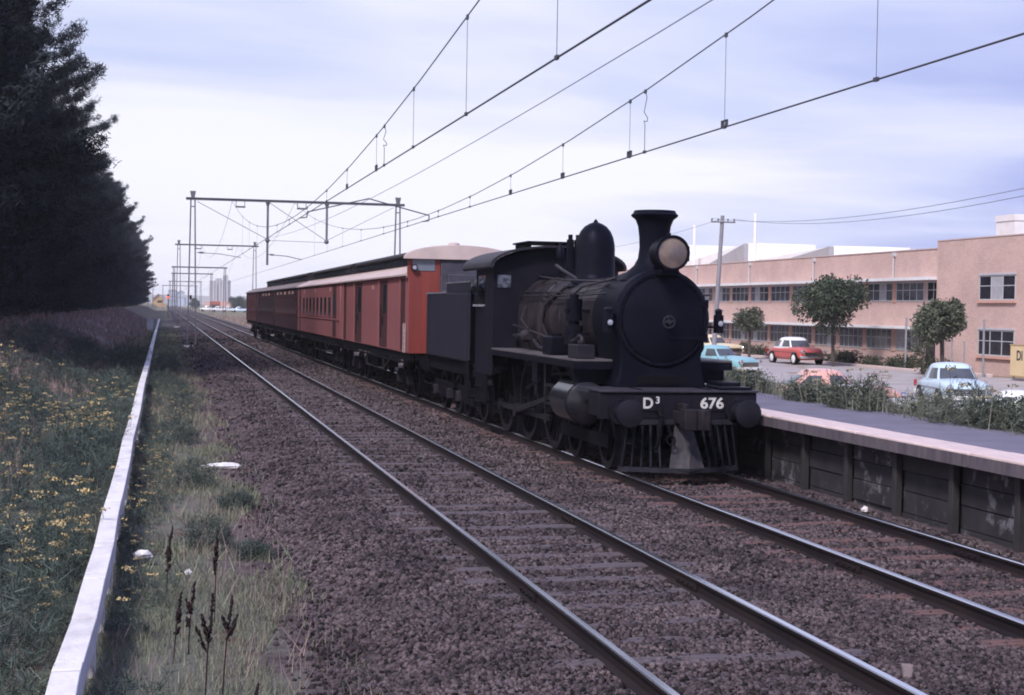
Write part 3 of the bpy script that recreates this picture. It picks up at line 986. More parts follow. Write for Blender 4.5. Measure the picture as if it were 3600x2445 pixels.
part('door_handwheel', mb, mat('handwheel_iron', (0.02, 0.02, 0.03), 0.5, (0.03, 0.03, 0.04), 4, spec=0.2), door)
# clamps round the door edge
mb = MB()
for i in range(12):
    a = R(15 + 30 * i)
    x, z = LX + 0.70 * math.cos(a), BZ_ + 0.70 * math.sin(a)
    mb.cyl((x, 23.33, z), (x, 23.27, z), 0.022, n=6)
part('door_clamp', mb, M_smoke, door)
# chimney
part('chimney', MB().lathe([(0.56, 3.06), (0.44, 3.20), (0.33, 3.30), (0.265, 3.42), (0.243, 3.60), (0.250, 3.78), (0.272, 3.95), (0.315, 4.06), (0.385, 4.115), (0.392, 4.14), (0.36, 4.165), (0.34, 4.21), (0.25, 4.215), (0.22, 4.15), (0.18, 3.6)], (LX, 23.85), 'z', 32), M_smoke, loco)
# dome
part('steam_dome', MB().lathe([(0.54, 2.98), (0.47, 3.07), (0.40, 3.14), (0.372, 3.22), (0.37, 3.70), (0.362, 3.80), (0.335, 3.92), (0.285, 4.03), (0.21, 4.12), (0.12, 4.175), (0.05, 4.20), (0.03, 4.235), (0.012, 4.26)], (LX, 27.35), 'z', 36), M_black, loco)
# whistle, safety valves, turret
mb = MB()
for x, y, h in ((-0.10, 28.78, 4.03), (0.07, 28.84, 4.03), (-0.02, 29.1, 3.95)):
    mb.cyl((LX + x, y, 3.1), (LX + x, y, h - 0.1), 0.075, n=12).cyl((LX + x, y, h - 0.1), (LX + x, y, h), 0.045, n=10)
mb.cyl((LX, 28.95, 3.1), (LX, 28.95, 3.36), 0.27, n=20)
part('safety_valve', mb, M_black, loco)
part('whistle', MB().cyl((LX - 0.05, 29.75, 3.2), (LX - 0.05, 29.75, 3.8), 0.05, n=10).lathe([(0.085, 3.6), (0.09, 3.75), (0.05, 3.82), (0.02, 3.9)], (LX - 0.05, 29.75), 'z', 14), M_black, loco)
part('turret', MB().box(LX - 0.5, LX + 0.45, 29.35, 29.6, 3.14, 3.26).cyl((LX - 0.55, 29.47, 3.2), (LX + 0.5, 29.47, 3.2), 0.05, n=8), M_black, loco)
# headlight
hl = part('headlight', MB().lathe([(0.15, 23.42), (0.25, 23.36), (0.268, 23.2), (0.272, 22.93), (0.285, 22.92), (0.285, 22.88), (0.245, 22.88)], (LX, 3.485), 'y', 32, caps=False).lathe([(0.001, 23.43), (0.15, 23.42)], (LX, 3.485), 'y', 32, caps=False)
          .box(LX - 0.14, LX + 0.14, 22.98, 23.45, 3.14, 3.23).cyl((LX, 23.1, 3.75), (LX, 23.1, 3.81), 0.035, n=8).box(LX + 0.275, LX + 0.32, 23.0, 23.18, 3.36, 3.6), M_black, loco)
M_lens = mat('headlight_glass', (0.22, 0.165, 0.135), 0.18, (0.12, 0.095, 0.10), 3.2, metal=0.25, bump=0.2, bscale=5)
part('lens', MB().lathe([(0.247, 22.905), (0.19, 22.89), (0.10, 22.875), (0.001, 22.87)], (LX, 3.485), 'y', 32, caps=False), M_lens, hl)
# marker lamps on the smokebox sides
for s, y in ((-1, 23.3), (1, 23.75)):
    x = LX + s * (0.93 if s < 0 else 1.12)
    l = part('marker_lamp', MB().cyl((x, y, 2.20), (x, y, 2.50), 0.085, n=14).cyl((x, y, 2.50), (x, y, 2.57), 0.06, n=12).lathe([(0.09, 2.57), (0.02, 2.61)], (x, y), 'z', 12).cyl((x, y - 0.05, 2.36), (x, y - 0.11, 2.36), 0.06, n=12).cyl((x, y, 2.30), (LX + s * 0.78, y + 0.15, 2.30), 0.022, n=6), M_black, loco)
    part('lamp_lens', MB().lathe([(0.045, y - 0.112), (0.001, y - 0.125)], (x, 2.36), 'y', 12, caps=False), mat('marker_glass', (0.35, 0.36, 0.45), 0.15, (0.25, 0.26, 0.33), 4), l)
# cab
cab_y0, cab_y1 = 30.2, 32.35
wl = [(LX - 1.33, 1.75), (LX - 1.33, 3.42)] + [(LX + 1.33 * math.sin(R(-90 + 180 * i / 20)) * 1.0, 3.42 + 0.40 * math.cos(R(-90 + 180 * i / 20))) for i in range(1, 20)] + [(LX + 1.33, 3.42), (LX + 1.33, 1.75)]
M_cab = mat('cab_plate', (0.007, 0.007, 0.012), 0.5, (0.012, 0.011, 0.017), 1.7, spec=0.09, tint=(0.62, 0.68, 1.0))
cab = part('cab', MB().prism(wl, cab_y0, cab_y0 + 0.02).box(LX - 1.335, LX - 1.31, cab_y0 + 0.003, cab_y0 + 0.78, 1.18, 3.42)
           .box(LX - 1.335, LX - 1.31, cab_y0 + 0.783, cab_y0 + 1.62, 1.18, 2.60).box(LX - 1.335, LX - 1.31, cab_y0 + 0.783, cab_y0 + 1.62, 3.24, 3.42)
           .box(LX - 1.335, LX - 1.31, cab_y0 + 1.623, cab_y0 + 1.72, 1.18, 3.42)
           .box(LX + 1.31, LX + 1.335, cab_y0 + 0.003, cab_y0 + 1.72, 1.18, 2.60).box(LX + 1.31, LX + 1.335, cab_y0 + 0.003, cab_y0 + 0.6, 2.603, 3.42).box(LX - 1.3, LX + 1.3, 30.3, 32.3, 1.25, 1.32)
           .box(LX - 1.0, LX + 1.0, cab_y0 + 0.03, cab_y0 + 0.06, 1.3, 3.3), M_cab, loco, smooth=False)
for s in (-1, 1):
    x0, x1 = sorted((LX + s * 1.25, LX + s * 0.97))
    fr = MB().box(x0 - 0.02, x1 + 0.02, cab_y0 - 0.012, cab_y0 - 0.002, 2.96, 3.26)
    f = part('window', fr, M_black, cab, smooth=False)
    part('window_pane', MB().box(x0, x1, cab_y0 - 0.02, cab_y0 - 0.014, 2.98, 3.24), mat('cab_glass', (0.10, 0.11, 0.15), 0.12, (0.03, 0.035, 0.05), 9, spec=0.8, lo=0.45, hi=0.55), f, smooth=False)
part('window_sill', MB().box(LX - 1.40, LX - 1.30, 31.15, 31.95, 2.585, 2.63), mat('armrest', (0.24, 0.22, 0.26), 0.6, (0.16, 0.15, 0.18), 6), cab)
# roof
rf = []
for i in range(25):
    a = R(-90 + 180 * i / 24)
    rf.append((LX + 1.45 * math.sin(a), 3.40 + 0.46 * math.cos(a) ** 0.9 if abs(math.cos(a)) > 1e-6 else 3.40))
inn = [(p[0] + (LX - p[0]) * 0.03, p[1] - 0.04) for p in reversed(rf)]
part('cab_roof', MB().prism(rf + inn, 29.98, 32.95), mat('cab_roof_dusty', (0.024, 0.022, 0.030), 0.5, (0.040, 0.036, 0.046), 2.2, spec=0.09, tint=(0.62, 0.68, 1.0)), loco)
part('roof_ventilator', MB().box(LX - 0.55, LX + 0.45, 30.5, 31.9, 3.93, 3.965).box(LX - 0.5, LX - 0.46, 30.55, 31.85, 3.82, 3.93).box(LX + 0.36, LX + 0.4, 30.55, 31.85, 3.82, 3.93), M_black, loco)
# cab step plate below
part('cab_steps', MB().box(LX - 1.33, LX - 1.30, 30.75, 31.9, 0.55, 1.18).box(LX - 1.40, LX - 1.1, 31.1, 31.75, 0.55, 0.58).box(LX - 1.40, LX - 1.1, 31.1, 31.75, 0.88, 0.91), M_under, loco, smooth=False)
part('cab_interior', MB().box(LX - 1.2, LX + 1.2, 31.95, 32.0, 1.3, 2.5).box(LX - 0.6, LX + 0.6, 30.3, 30.55, 1.3, 3.0), M_under, cab, smooth=False)
# running boards with valance
M_board = mat('running_board', (0.06, 0.052, 0.06), 0.5, (0.11, 0.095, 0.10), 3.0, stretch=(1, 0.4, 1))
for s in (-1, 1):
    x0, x1 = sorted((LX + s * 1.36, LX + s * 0.72))
    xe0, xe1 = sorted((LX + s * 1.365, LX + s * 1.33))
    part('running_board', MB().box(x0, x1, 23.72, 30.19, 1.715, 1.745), M_board, loco, smooth=False)
    part('valance', MB().box(xe0, xe1, 23.72, 30.19, 1.60, 1.713).box(x0, x1, 23.70, 23.718, 1.58, 1.713), M_black, loco, smooth=False)
    # brackets from the smokebox
    part('support_bracket', MB().box(x0 + 0.05, x1 - 0.05, 23.95, 24.05, 1.35, 1.713), M_black, loco, smooth=False)
# cylinders with steam chests
for s in (-1, 1):
    cx_ = LX + s * 1.10
    prof = [(cx_ + s * -0.40, 1.28), (cx_ + s * 0.20, 1.36)] + [(cx_ + s * 0.36 * math.sin(R(a)), 1.02 + 0.36 * math.cos(R(a))) for a in (35, 55, 75, 90, 110, 130, 150, 170, 190, 210)] + [(cx_ - s * 0.40, 0.75)]
    c_ = part('cylinder', MB().prism(prof, 23.95, 24.95).lathe([(0.34, 23.95), (0.35, 23.86), (0.28, 23.82), (0.10, 23.80), (0.02, 23.78)], (cx_, 1.02), 'y', 24).lathe([(0.34, 24.95), (0.30, 25.02), (0.09, 25.04), (0.07, 25.3)], (cx_, 1.02), 'y', 24), mat('cylinder_cladding', (0.014, 0.014, 0.02), 0.2, (0.03, 0.028, 0.034), 2.5, metal=0.35), loco)
    part('steam_chest', MB().box(min(cx_ - s * 0.5, cx_ + s * 0.02), max(cx_ - s * 0.5, cx_ + s * 0.02), 23.98, 24.92, 1.37, 1.58), M_black, loco, bevel=0.03)
    part('slide_bar', MB().box(cx_ - 0.04, cx_ + 0.04, 25.0, 26.5, 1.16, 1.21).box(cx_ - 0.04, cx_ + 0.04, 25.0, 26.5, 0.83, 0.88).box(cx_ - 0.05, cx_ + 0.05, 25.75, 26.1, 0.88, 1.16).box(cx_ - 0.06, cx_ + 0.06, 26.45, 26.55, 0.75, 1.6), M_steel, loco, bevel=0.008)
    part('connecting_rod', MB().add([(cx_ - 0.03, 25.9, 0.98), (cx_ + 0.03, 25.9, 0.98), (cx_ + 0.03, 25.9, 1.06), (cx_ - 0.03, 25.9, 1.06), (cx_ - 0.03, 28.9, 0.50), (cx_ + 0.03, 28.9, 0.50), (cx_ + 0.03, 28.9, 0.62), (cx_ - 0.03, 28.9, 0.62)],
         [(0, 1, 2, 3), (7, 6, 5, 4), (0, 4, 5, 1), (1, 5, 6, 2), (2, 6, 7, 3), (3, 7, 4, 0)]).cyl((cx_ - 0.06, 28.9, 0.56), (cx_ + 0.06, 28.9, 0.56), 0.13, n=14), M_steel, loco)
    x = LX + s * 0.98
    mb = MB().box(x - 0.025, x + 0.025, 26.75, 30.7, 0.50, 0.60)
    for y in (26.93, 28.9, 30.88):
        mb.cyl((x - 0.05, y, 0.55), (x + 0.05, y, 0.55), 0.12, n=14)
    part('coupling_rod', mb, M_steel, loco)
    part('valve_gear', MB().tube([(cx_ - s * 0.15, 25.1, 1.45), (cx_ - s * 0.15, 27.2, 1.35), (cx_ - s * 0.12, 28.6, 1.0)], 0.03, 6).tube([(cx_, 27.3, 1.55), (cx_, 27.35, 0.95)], 0.035, 6).box(cx_ - 0.05, cx_ + 0.05, 27.1, 27.5, 1.2, 1.6), mat('oily_steel', (0.035, 0.035, 0.045), 0.4, (0.015, 0.015, 0.02), 6, spec=0.09, tint=(0.62, 0.68, 1.0), metal=0.5), loco)
# wheels
def wheel(parent, x, y, r, spokes, name='driving_wheel', cw=0):
    s = -1 if x < LX else 1
    mb = MB()
    n = 40
    xo, xi = x + s * 0.065, x - s * 0.065
    V, F = [], []
    ri = r - 0.10
    for k in range(n):
        a = 2 * math.pi * k / n
        c_, s_ = math.cos(a), math.sin(a)
        V += [(xo, y + r * c_, r + r * s_), (xo, y + ri * c_, r + ri * s_), (xi, y + ri * c_, r + ri * s_), (xi, y + (r + 0.028) * c_, r + (r + 0.028) * s_), (xi + s * 0.03, y + r * c_, r + r * s_)]
    for k in range(n):
        j = (k + 1) % n
        for q in range(5):
            F.append((k * 5 + q, k * 5 + (q + 1) % 5, j * 5 + (q + 1) % 5, j * 5 + q))
    mb.add(V, F)
    o = part(name, mb, mat('wheel_iron', (0.009, 0.009, 0.012), 0.5, (0.018, 0.016, 0.019), 5, spec=0.09, tint=(0.62, 0.68, 1.0)), parent)
    sp = MB().cyl((x - 0.08, y, r), (x + 0.08, y, r), r * 0.17, n=16)
    for k in range(spokes):
        a = 2 * math.pi * k / spokes
        sp.cyl((x + s * 0.01, y + 0.1 * r * math.cos(a), r + 0.1 * r * math.sin(a)), (x + s * 0.01, y + ri * 1.01 * math.cos(a), r + ri * 1.01 * math.sin(a)), 0.035, 0.026, n=6)
    if cw:
        pr = [(y + ri * math.cos(R(90 - 40 + 80 * k / 8)), r + ri * math.sin(R(90 - 40 + 80 * k / 8))) for k in range(9)]
        sp.prism(pr, x - 0.05, x + 0.062, 'x')
    part('spokes', sp, M_under, o)
    return o
for x in (RAILS['C'], RAILS['D']):
    for y in (26.75, 28.72, 30.70):
        wheel(loco, x, y, 0.77, 15, cw=1)
    for y in (23.35, 25.30):
        wheel(loco, x, y, 0.47, 10, 'bogie_wheel')
part('frame', MB().box(LX - 0.60, LX - 0.55, 22.6, 32.2, 0.72, 1.32).box(LX + 0.55, LX + 0.60, 22.6, 32.2, 0.72, 1.32).box(LX - 0.55, LX + 0.55, 24.0, 31.5, 0.85, 1.3)
     .box(LX - 1.02, LX - 0.96, 22.9, 25.8, 0.36, 0.56).box(LX + 0.96, LX + 1.02, 22.9, 25.8, 0.36, 0.56), M_under, loco, smooth=False)
for x in (LX - 0.84, LX + 0.84):
    for y in (25.95, 27.7, 29.7):
        mb = MB()
        mb.box(x - 0.05, x + 0.05, y - 0.04, y + 0.04, 0.12, 1.2)
        mb.box(x - 0.06, x + 0.06, y - 0.09, y + 0.09, 0.5, 0.95)
        part('brake_hanger', mb, M_under, loco, smooth=False)
# front end
M_beam = mat('buffer_beam_black', (0.008, 0.0075, 0.012), 0.5, (0.014, 0.012, 0.017), 3.5, spec=0.09, tint=(0.62, 0.68, 1.0), bump=0.15, bscale=25)
part('buffer_beam', MB().box(LX - 1.30, LX + 1.30, 22.46, 22.60, 0.86, 1.275).box(LX - 1.30, LX - 1.22, 22.6, 23.1, 0.9, 1.275).box(LX + 1.22, LX + 1.30, 22.6, 23.1, 0.9, 1.275), M_beam, loco, bevel=0.012)
part('front_deck', MB().box(LX - 1.31, LX + 1.31, 22.42, 23.62, 1.28, 1.31), mat('deck_plate', (0.028, 0.026, 0.036), 0.5, (0.05, 0.045, 0.055), 3.5, spec=0.09, tint=(0.62, 0.68, 1.0)), loco, bevel=0.006)
part('front_plate', MB().box(LX - 0.42, LX + 0.42, 23.335, 23.352, 1.36, 1.5), M_under, loco)
part('front_step', MB().box(LX + 0.72, LX + 1.26, 22.55, 23.2, 1.312, 1.36).box(LX + 0.85, LX + 1.2, 22.9, 23.5, 1.36, 1.42), M_black, loco, bevel=0.01)
for s in (-1, 1):
    x = LX + s * 0.96
    b_ = part('buffer', MB().cyl((x, 22.46, 0.98), (x, 22.36, 0.98), 0.20, n=20).lathe([(0.15, 22.37), (0.115, 22.12), (0.115, 22.08)], (x, 0.98), 'y', 20).cyl((x, 22.1, 0.98), (x, 21.98, 0.98), 0.075, n=14), M_beam, loco)
    part('buffer_head', MB().lathe([(0.08, 21.99), (0.20, 21.965), (0.215, 21.945), (0.205, 21.93), (0.12, 21.905), (0.001, 21.90)], (x, 0.98), 'y', 28), mat('buffer_face', (0.010, 0.0095, 0.014), 0.45, (0.017, 0.016, 0.021), 4, spec=0.09, tint=(0.62, 0.68, 1.0)), b_)
# coupler and hoses
part('coupler', MB().box(LX - 0.11, LX + 0.11, 21.95, 22.47, 0.80, 1.0).box(LX - 0.17, LX + 0.03, 21.68, 21.95, 0.74, 1.06).add([(LX + 0.03, 21.95, 0.74), (LX + 0.22, 21.80, 0.74), (LX + 0.22, 21.62, 0.74), (LX + 0.10, 21.62, 0.74), (LX + 0.03, 21.7, 0.74), (LX + 0.03, 21.95, 1.06), (LX + 0.22, 21.80, 1.06), (LX + 0.22, 21.62, 1.06), (LX + 0.10, 21.62, 1.06), (LX + 0.03, 21.7, 1.06)],
     [(0, 4, 3, 2, 1), (5, 6, 7, 8, 9), (0, 1, 6, 5), (1, 2, 7, 6), (2, 3, 8, 7), (3, 4, 9, 8), (4, 0, 5, 9)]).box(LX - 0.04, LX + 0.04, 22.1, 22.46, 1.0, 1.12), mat('coupler_iron', (0.026, 0.021, 0.024), 0.6, (0.013, 0.011, 0.014), 5, spec=0.09, tint=(0.62, 0.68, 1.0)), loco, bevel=0.02)
for s, dx in ((-1, -0.36), (1, 0.42)):
    x = LX + dx
    part('brake_hose', MB().tube([(x, 22.46, 0.98), (x, 22.34, 1.0), (x, 22.26, 0.9), (x + s * 0.03, 22.22, 0.62), (x + s * 0.06, 22.26, 0.44), (x + s * 0.10, 22.33, 0.40)], 0.034, 8).cyl((x + s * 0.10, 22.33, 0.40), (x + s * 0.14, 22.36, 0.46), 0.045, n=8), M_under, loco)
# number plates
def text_mesh(txt, size, font_bold=0.004):
    cu = bpy.data.curves.new('txt', 'FONT')
    cu.body = txt
    cu.size = size
    cu.extrude = 0.004
    cu.offset = font_bold
    cu.align_x = 'CENTER'
    cu.align_y = 'CENTER'
    to = bpy.data.objects.new('txt', cu)
    COL.objects.link(to)
    dg = bpy.context.evaluated_depsgraph_get()
    me = bpy.data.meshes.new_from_object(to.evaluated_get(dg))
    bpy.data.objects.remove(to, do_unlink=True)
    bpy.data.curves.remove(cu)
    return me
def text_part(name, txt, size, m, parent, loc, rot, bold=0.004, sx=1.0):
    me = text_mesh(txt, size, bold)
    me.materials.clear()
    me.materials.append(m)
    mt = Matrix.Translation(Vector(loc) - origin_of(parent)) @ Euler(rot).to_matrix().to_4x4() @ Matrix.Diagonal((sx, 1, 1, 1))
    me.transform(mt)
    o = bpy.data.objects.new(name, me)
    COL.objects.link(o)
    o.parent = parent
    return o
M_num = mat('number_white', (0.60, 0.57, 0.56), 0.6, (0.40, 0.38, 0.38), 9.0)
pl = part('number_plate', MB().box(LX + 0.22, LX + 0.86, 22.440, 22.457, 0.985, 1.225), M_beam, loco, bevel=0.006)
text_part('numerals', '676', 0.235, M_num, pl, (LX + 0.54, 22.434, 1.105), (R(90), 0, 0), 0.006, 1.12)
pl = part('class_plate', MB().box(LX - 0.72, LX - 0.26, 22.440, 22.457, 0.985, 1.225), M_beam, loco, bevel=0.006)
text_part('class_letter', 'D', 0.235, M_num, pl, (LX - 0.52, 22.434, 1.105), (R(90), 0, 0), 0.006, 1.0)
text_part('class_index', '3', 0.15, M_num, pl, (LX - 0.36, 22.434, 1.155), (R(90), 0, 0), 0.003, 1.0)
# cowcatcher
tip = (LX, 21.93)
def cw_pt(u, v):   # u -1..1 across, v 0 top .. 1 bottom
    xt, yt, zt = LX + u * 0.88, 22.40, 0.80
    xb, yb, zb = LX + u * 0.98, lerp(tip[1], 22.38, abs(u)), 0.13
    return (lerp(xt, xb, v), lerp(yt, yb, v), lerp(zt, zb, v))
cwo = part('cowcatcher', MB().box(LX - 0.95, LX + 0.95, 22.36, 22.44, 0.78, 0.86).add(
    [cw_pt(-1, 1), cw_pt(0, 1), cw_pt(1, 1)] + [(p[0], p[1], p[2] - 0.075) for p in (cw_pt(-1, 1), cw_pt(0, 1), cw_pt(1, 1))] + [(p[0], p[1] + 0.09, p[2]) for p in (cw_pt(-1, 1), cw_pt(0, 1), cw_pt(1, 1))] + [(p[0], p[1] + 0.09, p[2] - 0.075) for p in (cw_pt(-1, 1), cw_pt(0, 1), cw_pt(1, 1))],
    [(0, 3, 4, 1), (1, 4, 5, 2), (0, 1, 7, 6), (1, 2, 8, 7), (3, 9, 10, 4), (4, 10, 11, 5), (6, 7, 10, 9), (7, 8, 11, 10), (0, 6, 9, 3), (2, 5, 11, 8)]), mat('cowcatcher_grey', (0.028, 0.026, 0.034), 0.6, (0.015, 0.014, 0.019), 4, spec=0.09, tint=(0.62, 0.68, 1.0)), loco, smooth=False)
for u in (-0.97, -0.83, -0.69, -0.55, -0.41, 0.41, 0.55, 0.69, 0.83, 0.97):
    part('bar', MB().cyl(cw_pt(u, 0), cw_pt(u, 1), 0.021, n=8), mat('cowcatcher_bar', (0.010, 0.0095, 0.014), 0.5, (0.006, 0.0055, 0.008), 4, spec=0.09, tint=(0.62, 0.68, 1.0)), cwo)
part('nose_plate', MB().add([cw_pt(-0.10, 0.05), cw_pt(0.22, 0.05), cw_pt(0.30, 1.0), cw_pt(0, 1.05), cw_pt(-0.28, 1.0)] + [(p[0], p[1] + 0.03, p[2]) for p in (cw_pt(-0.10, 0.05), cw_pt(0.22, 0.05), cw_pt(0.30, 1.0), cw_pt(0, 1.05), cw_pt(-0.28, 1.0))],
     [(0, 4, 3, 2, 1), (5, 6, 7, 8, 9), (0, 1, 6, 5), (1, 2, 7, 6), (2, 3, 8, 7), (3, 4, 9, 8), (4, 0, 5, 9)]), mat('nose_plate_grey', (0.040, 0.033, 0.040), 0.75, (0.012, 0.011, 0.015), 4, stretch=(4, 4, 1)), cwo, smooth=False)
part('drop_link', MB().torus((LX - 0.26, 22.06, 0.56), 0.07, 0.014, 'y', 16, 6).tube([(LX - 0.26, 22.2, 0.8), (LX - 0.26, 22.07, 0.63)], 0.02, 6), M_under, cwo)
# boiler fittings
P_ = mat('pipe_dark', (0.022, 0.019, 0.024), 0.4, (0.036, 0.031, 0.036), 5, spec=0.09, tint=(0.62, 0.68, 1.0))
def on_boiler(a, y, r=BR + 0.03):     # a degrees from vertical towards the left side
    return (LX - r * math.sin(R(a)), y, BZ_ + r * math.cos(R(a)))
part('handrail', MB().tube([(7.12, 30.15, 2.80), (7.12, 24.9, 2.81), (7.02, 24.4, 2.82), (7.02, 23.6, 2.83)], 0.017, 6).cyl(on_boiler(62, 28.2), (7.12, 28.2, 2.80), 0.014, n=6).cyl(on_boiler(62, 26.2), (7.12, 26.2, 2.80), 0.014, n=6).cyl((7.2, 24.3, 2.83), (7.02, 24.3, 2.82), 0.014, n=6), M_steel, loco)
part('handrail', MB().tube([(8.68, 30.15, 2.80), (8.68, 24.9, 2.81), (8.78, 24.4, 2.82), (8.78, 23.6, 2.83)], 0.017, 6), M_steel, loco)
part('feed_pipe', MB().tube([(7.55, 28.9, 3.42), (7.45, 28.0, 3.30), on_boiler(28, 27.2, 0.78), on_boiler(45, 27.4, 0.78), on_boiler(75, 28.1, 0.80), on_boiler(100, 28.25, 0.80), on_boiler(125, 28.2, 0.80), (7.1, 28.1, 1.75)], 0.034, 8), P_, loco)
part('lubricator_pipe', MB().tube([on_boiler(55, 30.1, 0.84), on_boiler(55, 26.2, 0.76), on_boiler(48, 25.0, 0.76), (7.2, 24.0, 3.0)], 0.014, 6).tube([on_boiler(70, 30.1, 0.84), on_boiler(66, 26.6, 0.77), on_boiler(64, 24.8, 0.77)], 0.012, 6), P_, loco)
part('injector_pipe', MB().tube([(7.0, 30.1, 2.0), (7.0, 28.9, 2.05), (7.02, 28.5, 1.95), (6.98, 27.9, 1.82), (6.98, 27.2, 1.80)], 0.038, 8).tube([(6.95, 28.7, 2.15), (6.95, 29.3, 2.35), (7.08, 29.4, 2.6)], 0.022, 6), P_, loco)
part('injector', MB().sphere((6.92, 28.75, 2.02), 0.13, 14, 8).cyl((6.92, 28.45, 2.02), (6.92, 29.05, 2.02), 0.075, n=12).cyl((6.80, 28.75, 2.02), (6.72, 28.75, 2.02), 0.05, n=10), P_, loco)
part('air_pump', MB().cyl((6.93, 25.25, 1.95), (6.93, 25.25, 2.28), 0.155, n=18).cyl((6.93, 25.25, 2.36), (6.93, 25.25, 2.74), 0.145, n=18).cyl((6.93, 25.25, 2.28), (6.93, 25.25, 2.36), 0.10, n=14).cyl((6.93, 25.25, 2.74), (6.93, 25.25, 2.82), 0.08, n=12).box(6.78, 7.2, 25.15, 25.35, 2.1, 2.16).box(6.78, 7.2, 25.15, 25.35, 2.5, 2.56), M_black, loco)
part('pump_pipe', MB().tube([(6.85, 25.1, 2.0), (6.8, 24.6, 2.05), (6.78, 24.35, 2.12), (6.78, 24.2, 2.10), (6.78, 24.12, 1.98), (6.80, 24.10, 1.78)], 0.03, 8), P_, loco)
part('pump_pipe', MB().tube([(6.9, 25.25, 2.8), (7.0, 25.0, 2.95), (7.3, 24.6, 3.05)], 0.02, 6), P_, loco)
part('sandbox', MB().box(6.62, 6.98, 25.6, 26.25, 1.747, 2.08), M_black, loco, bevel=0.03)
part('lubricator', MB().box(6.60, 6.92, 23.86, 24.4, 1.747, 1.98).cyl((6.76, 24.15, 1.98), (6.76, 24.15, 2.05), 0.06, n=10), mat('lubricator_grey', (0.026, 0.024, 0.032), 0.5, (0.016, 0.015, 0.02), 5, spec=0.09, tint=(0.62, 0.68, 1.0)), loco, bevel=0.015)
part('sandbox_lid', MB().cyl((6.8, 25.92, 2.08), (6.8, 25.92, 2.13), 0.11, n=12), M_black, loco)
part('reverser_rod', MB().tube([(6.98, 30.1, 2.22), (6.98, 26.4, 1.98)], 0.022, 6), P_, loco)
part('air_reservoir', MB().lathe([(0.02, 24.9), (0.17, 24.95), (0.17, 26.8), (0.02, 26.85)], (9.05, 1.95), 'y', 20), M_black, loco)
part('blower_pipe', MB().tube([(8.5, 29.2, 3.2), (8.35, 27.9, 3.15), (8.35, 25.0, 3.12), (8.45, 24.2, 3.16)], 0.022, 6).tube([(7.3, 29.2, 3.2), (7.42, 27.9, 3.12), (7.42, 25.0, 3.05), (7.36, 24.2, 3.1)], 0.02, 6), P_, loco)

# ------------------------------------------------------------------ tender
tn = thing('tender', 'grey black coal tender coupled behind the cab of the steam locomotive', 'tender', (LX, 35.4, 0))
part('tank', MB().box(LX - 1.345, LX + 1.345, 32.75, 38.15, 1.34, 2.90), M_tender, tn, bevel=0.04)
part('coal_rail', MB().box(LX - 1.345, LX - 1.32, 32.6, 35.36, 2.903, 3.13).box(LX + 1.32, LX + 1.345, 32.6, 35.36, 2.903, 3.13).box(LX - 1.345, LX - 1.32, 32.55, 32.74, 1.4, 2.9), M_tender, tn, smooth=False)
part('top_beading', MB().box(LX - 1.36, LX - 1.33, 35.37, 38.17, 2.885, 2.925).box(LX - 1.355, LX - 1.335, 32.6, 35.4, 3.115, 3.145), mat('beading', (0.16, 0.15, 0.18), 0.5, (0.10, 0.09, 0.11), 5), tn, smooth=False)
M_coal = mat('coal', (0.012, 0.012, 0.014), 0.5, (0.03, 0.03, 0.034), 9, island=0.6)
nrc = np.random.default_rng(8)
n = 420
P0 = np.stack([nrc.uniform(LX - 1.2, LX + 1.2, n), nrc.uniform(32.9, 36.6, n), np.zeros(n)], 1)
P0[:, 2] = 2.93 + 0.30 * (1 - ((P0[:, 0] - LX) / 1.25) ** 2) * np.exp(-((P0[:, 1] - 34.2) / 1.5) ** 2) + nrc.uniform(-0.08, 0.04, n)
szc = nrc.uniform(0.06, 0.13, (n, 1)) * nrc.uniform(0.7, 1.2, (n, 3))
Vc = np.einsum('nij,nkj->nki', rotmats(n, nrc), cube[None] * nrc.uniform(0.6, 1, (n, 8, 3)) * szc[:, None, :]) + P0[:, None, :]
Vc -= np.array([LX, 35.4, 0])
o = np_obj('coal', Vc.reshape(-1, 3), (cf[None] + 8 * np.arange(n)[:, None, None]).reshape(-1, 3), M_coal, parent=tn)
part('frame', MB().box(LX - 1.22, LX - 1.12, 32.7, 38.3, 1.02, 1.335).box(LX + 1.12, LX + 1.22, 32.7, 38.3, 1.02, 1.335).box(LX - 1.3, LX + 1.3, 38.2, 38.34, 0.95, 1.335).box(LX - 1.1, LX + 1.1, 32.8, 38.2, 1.1, 1.335), M_under, tn, smooth=False)
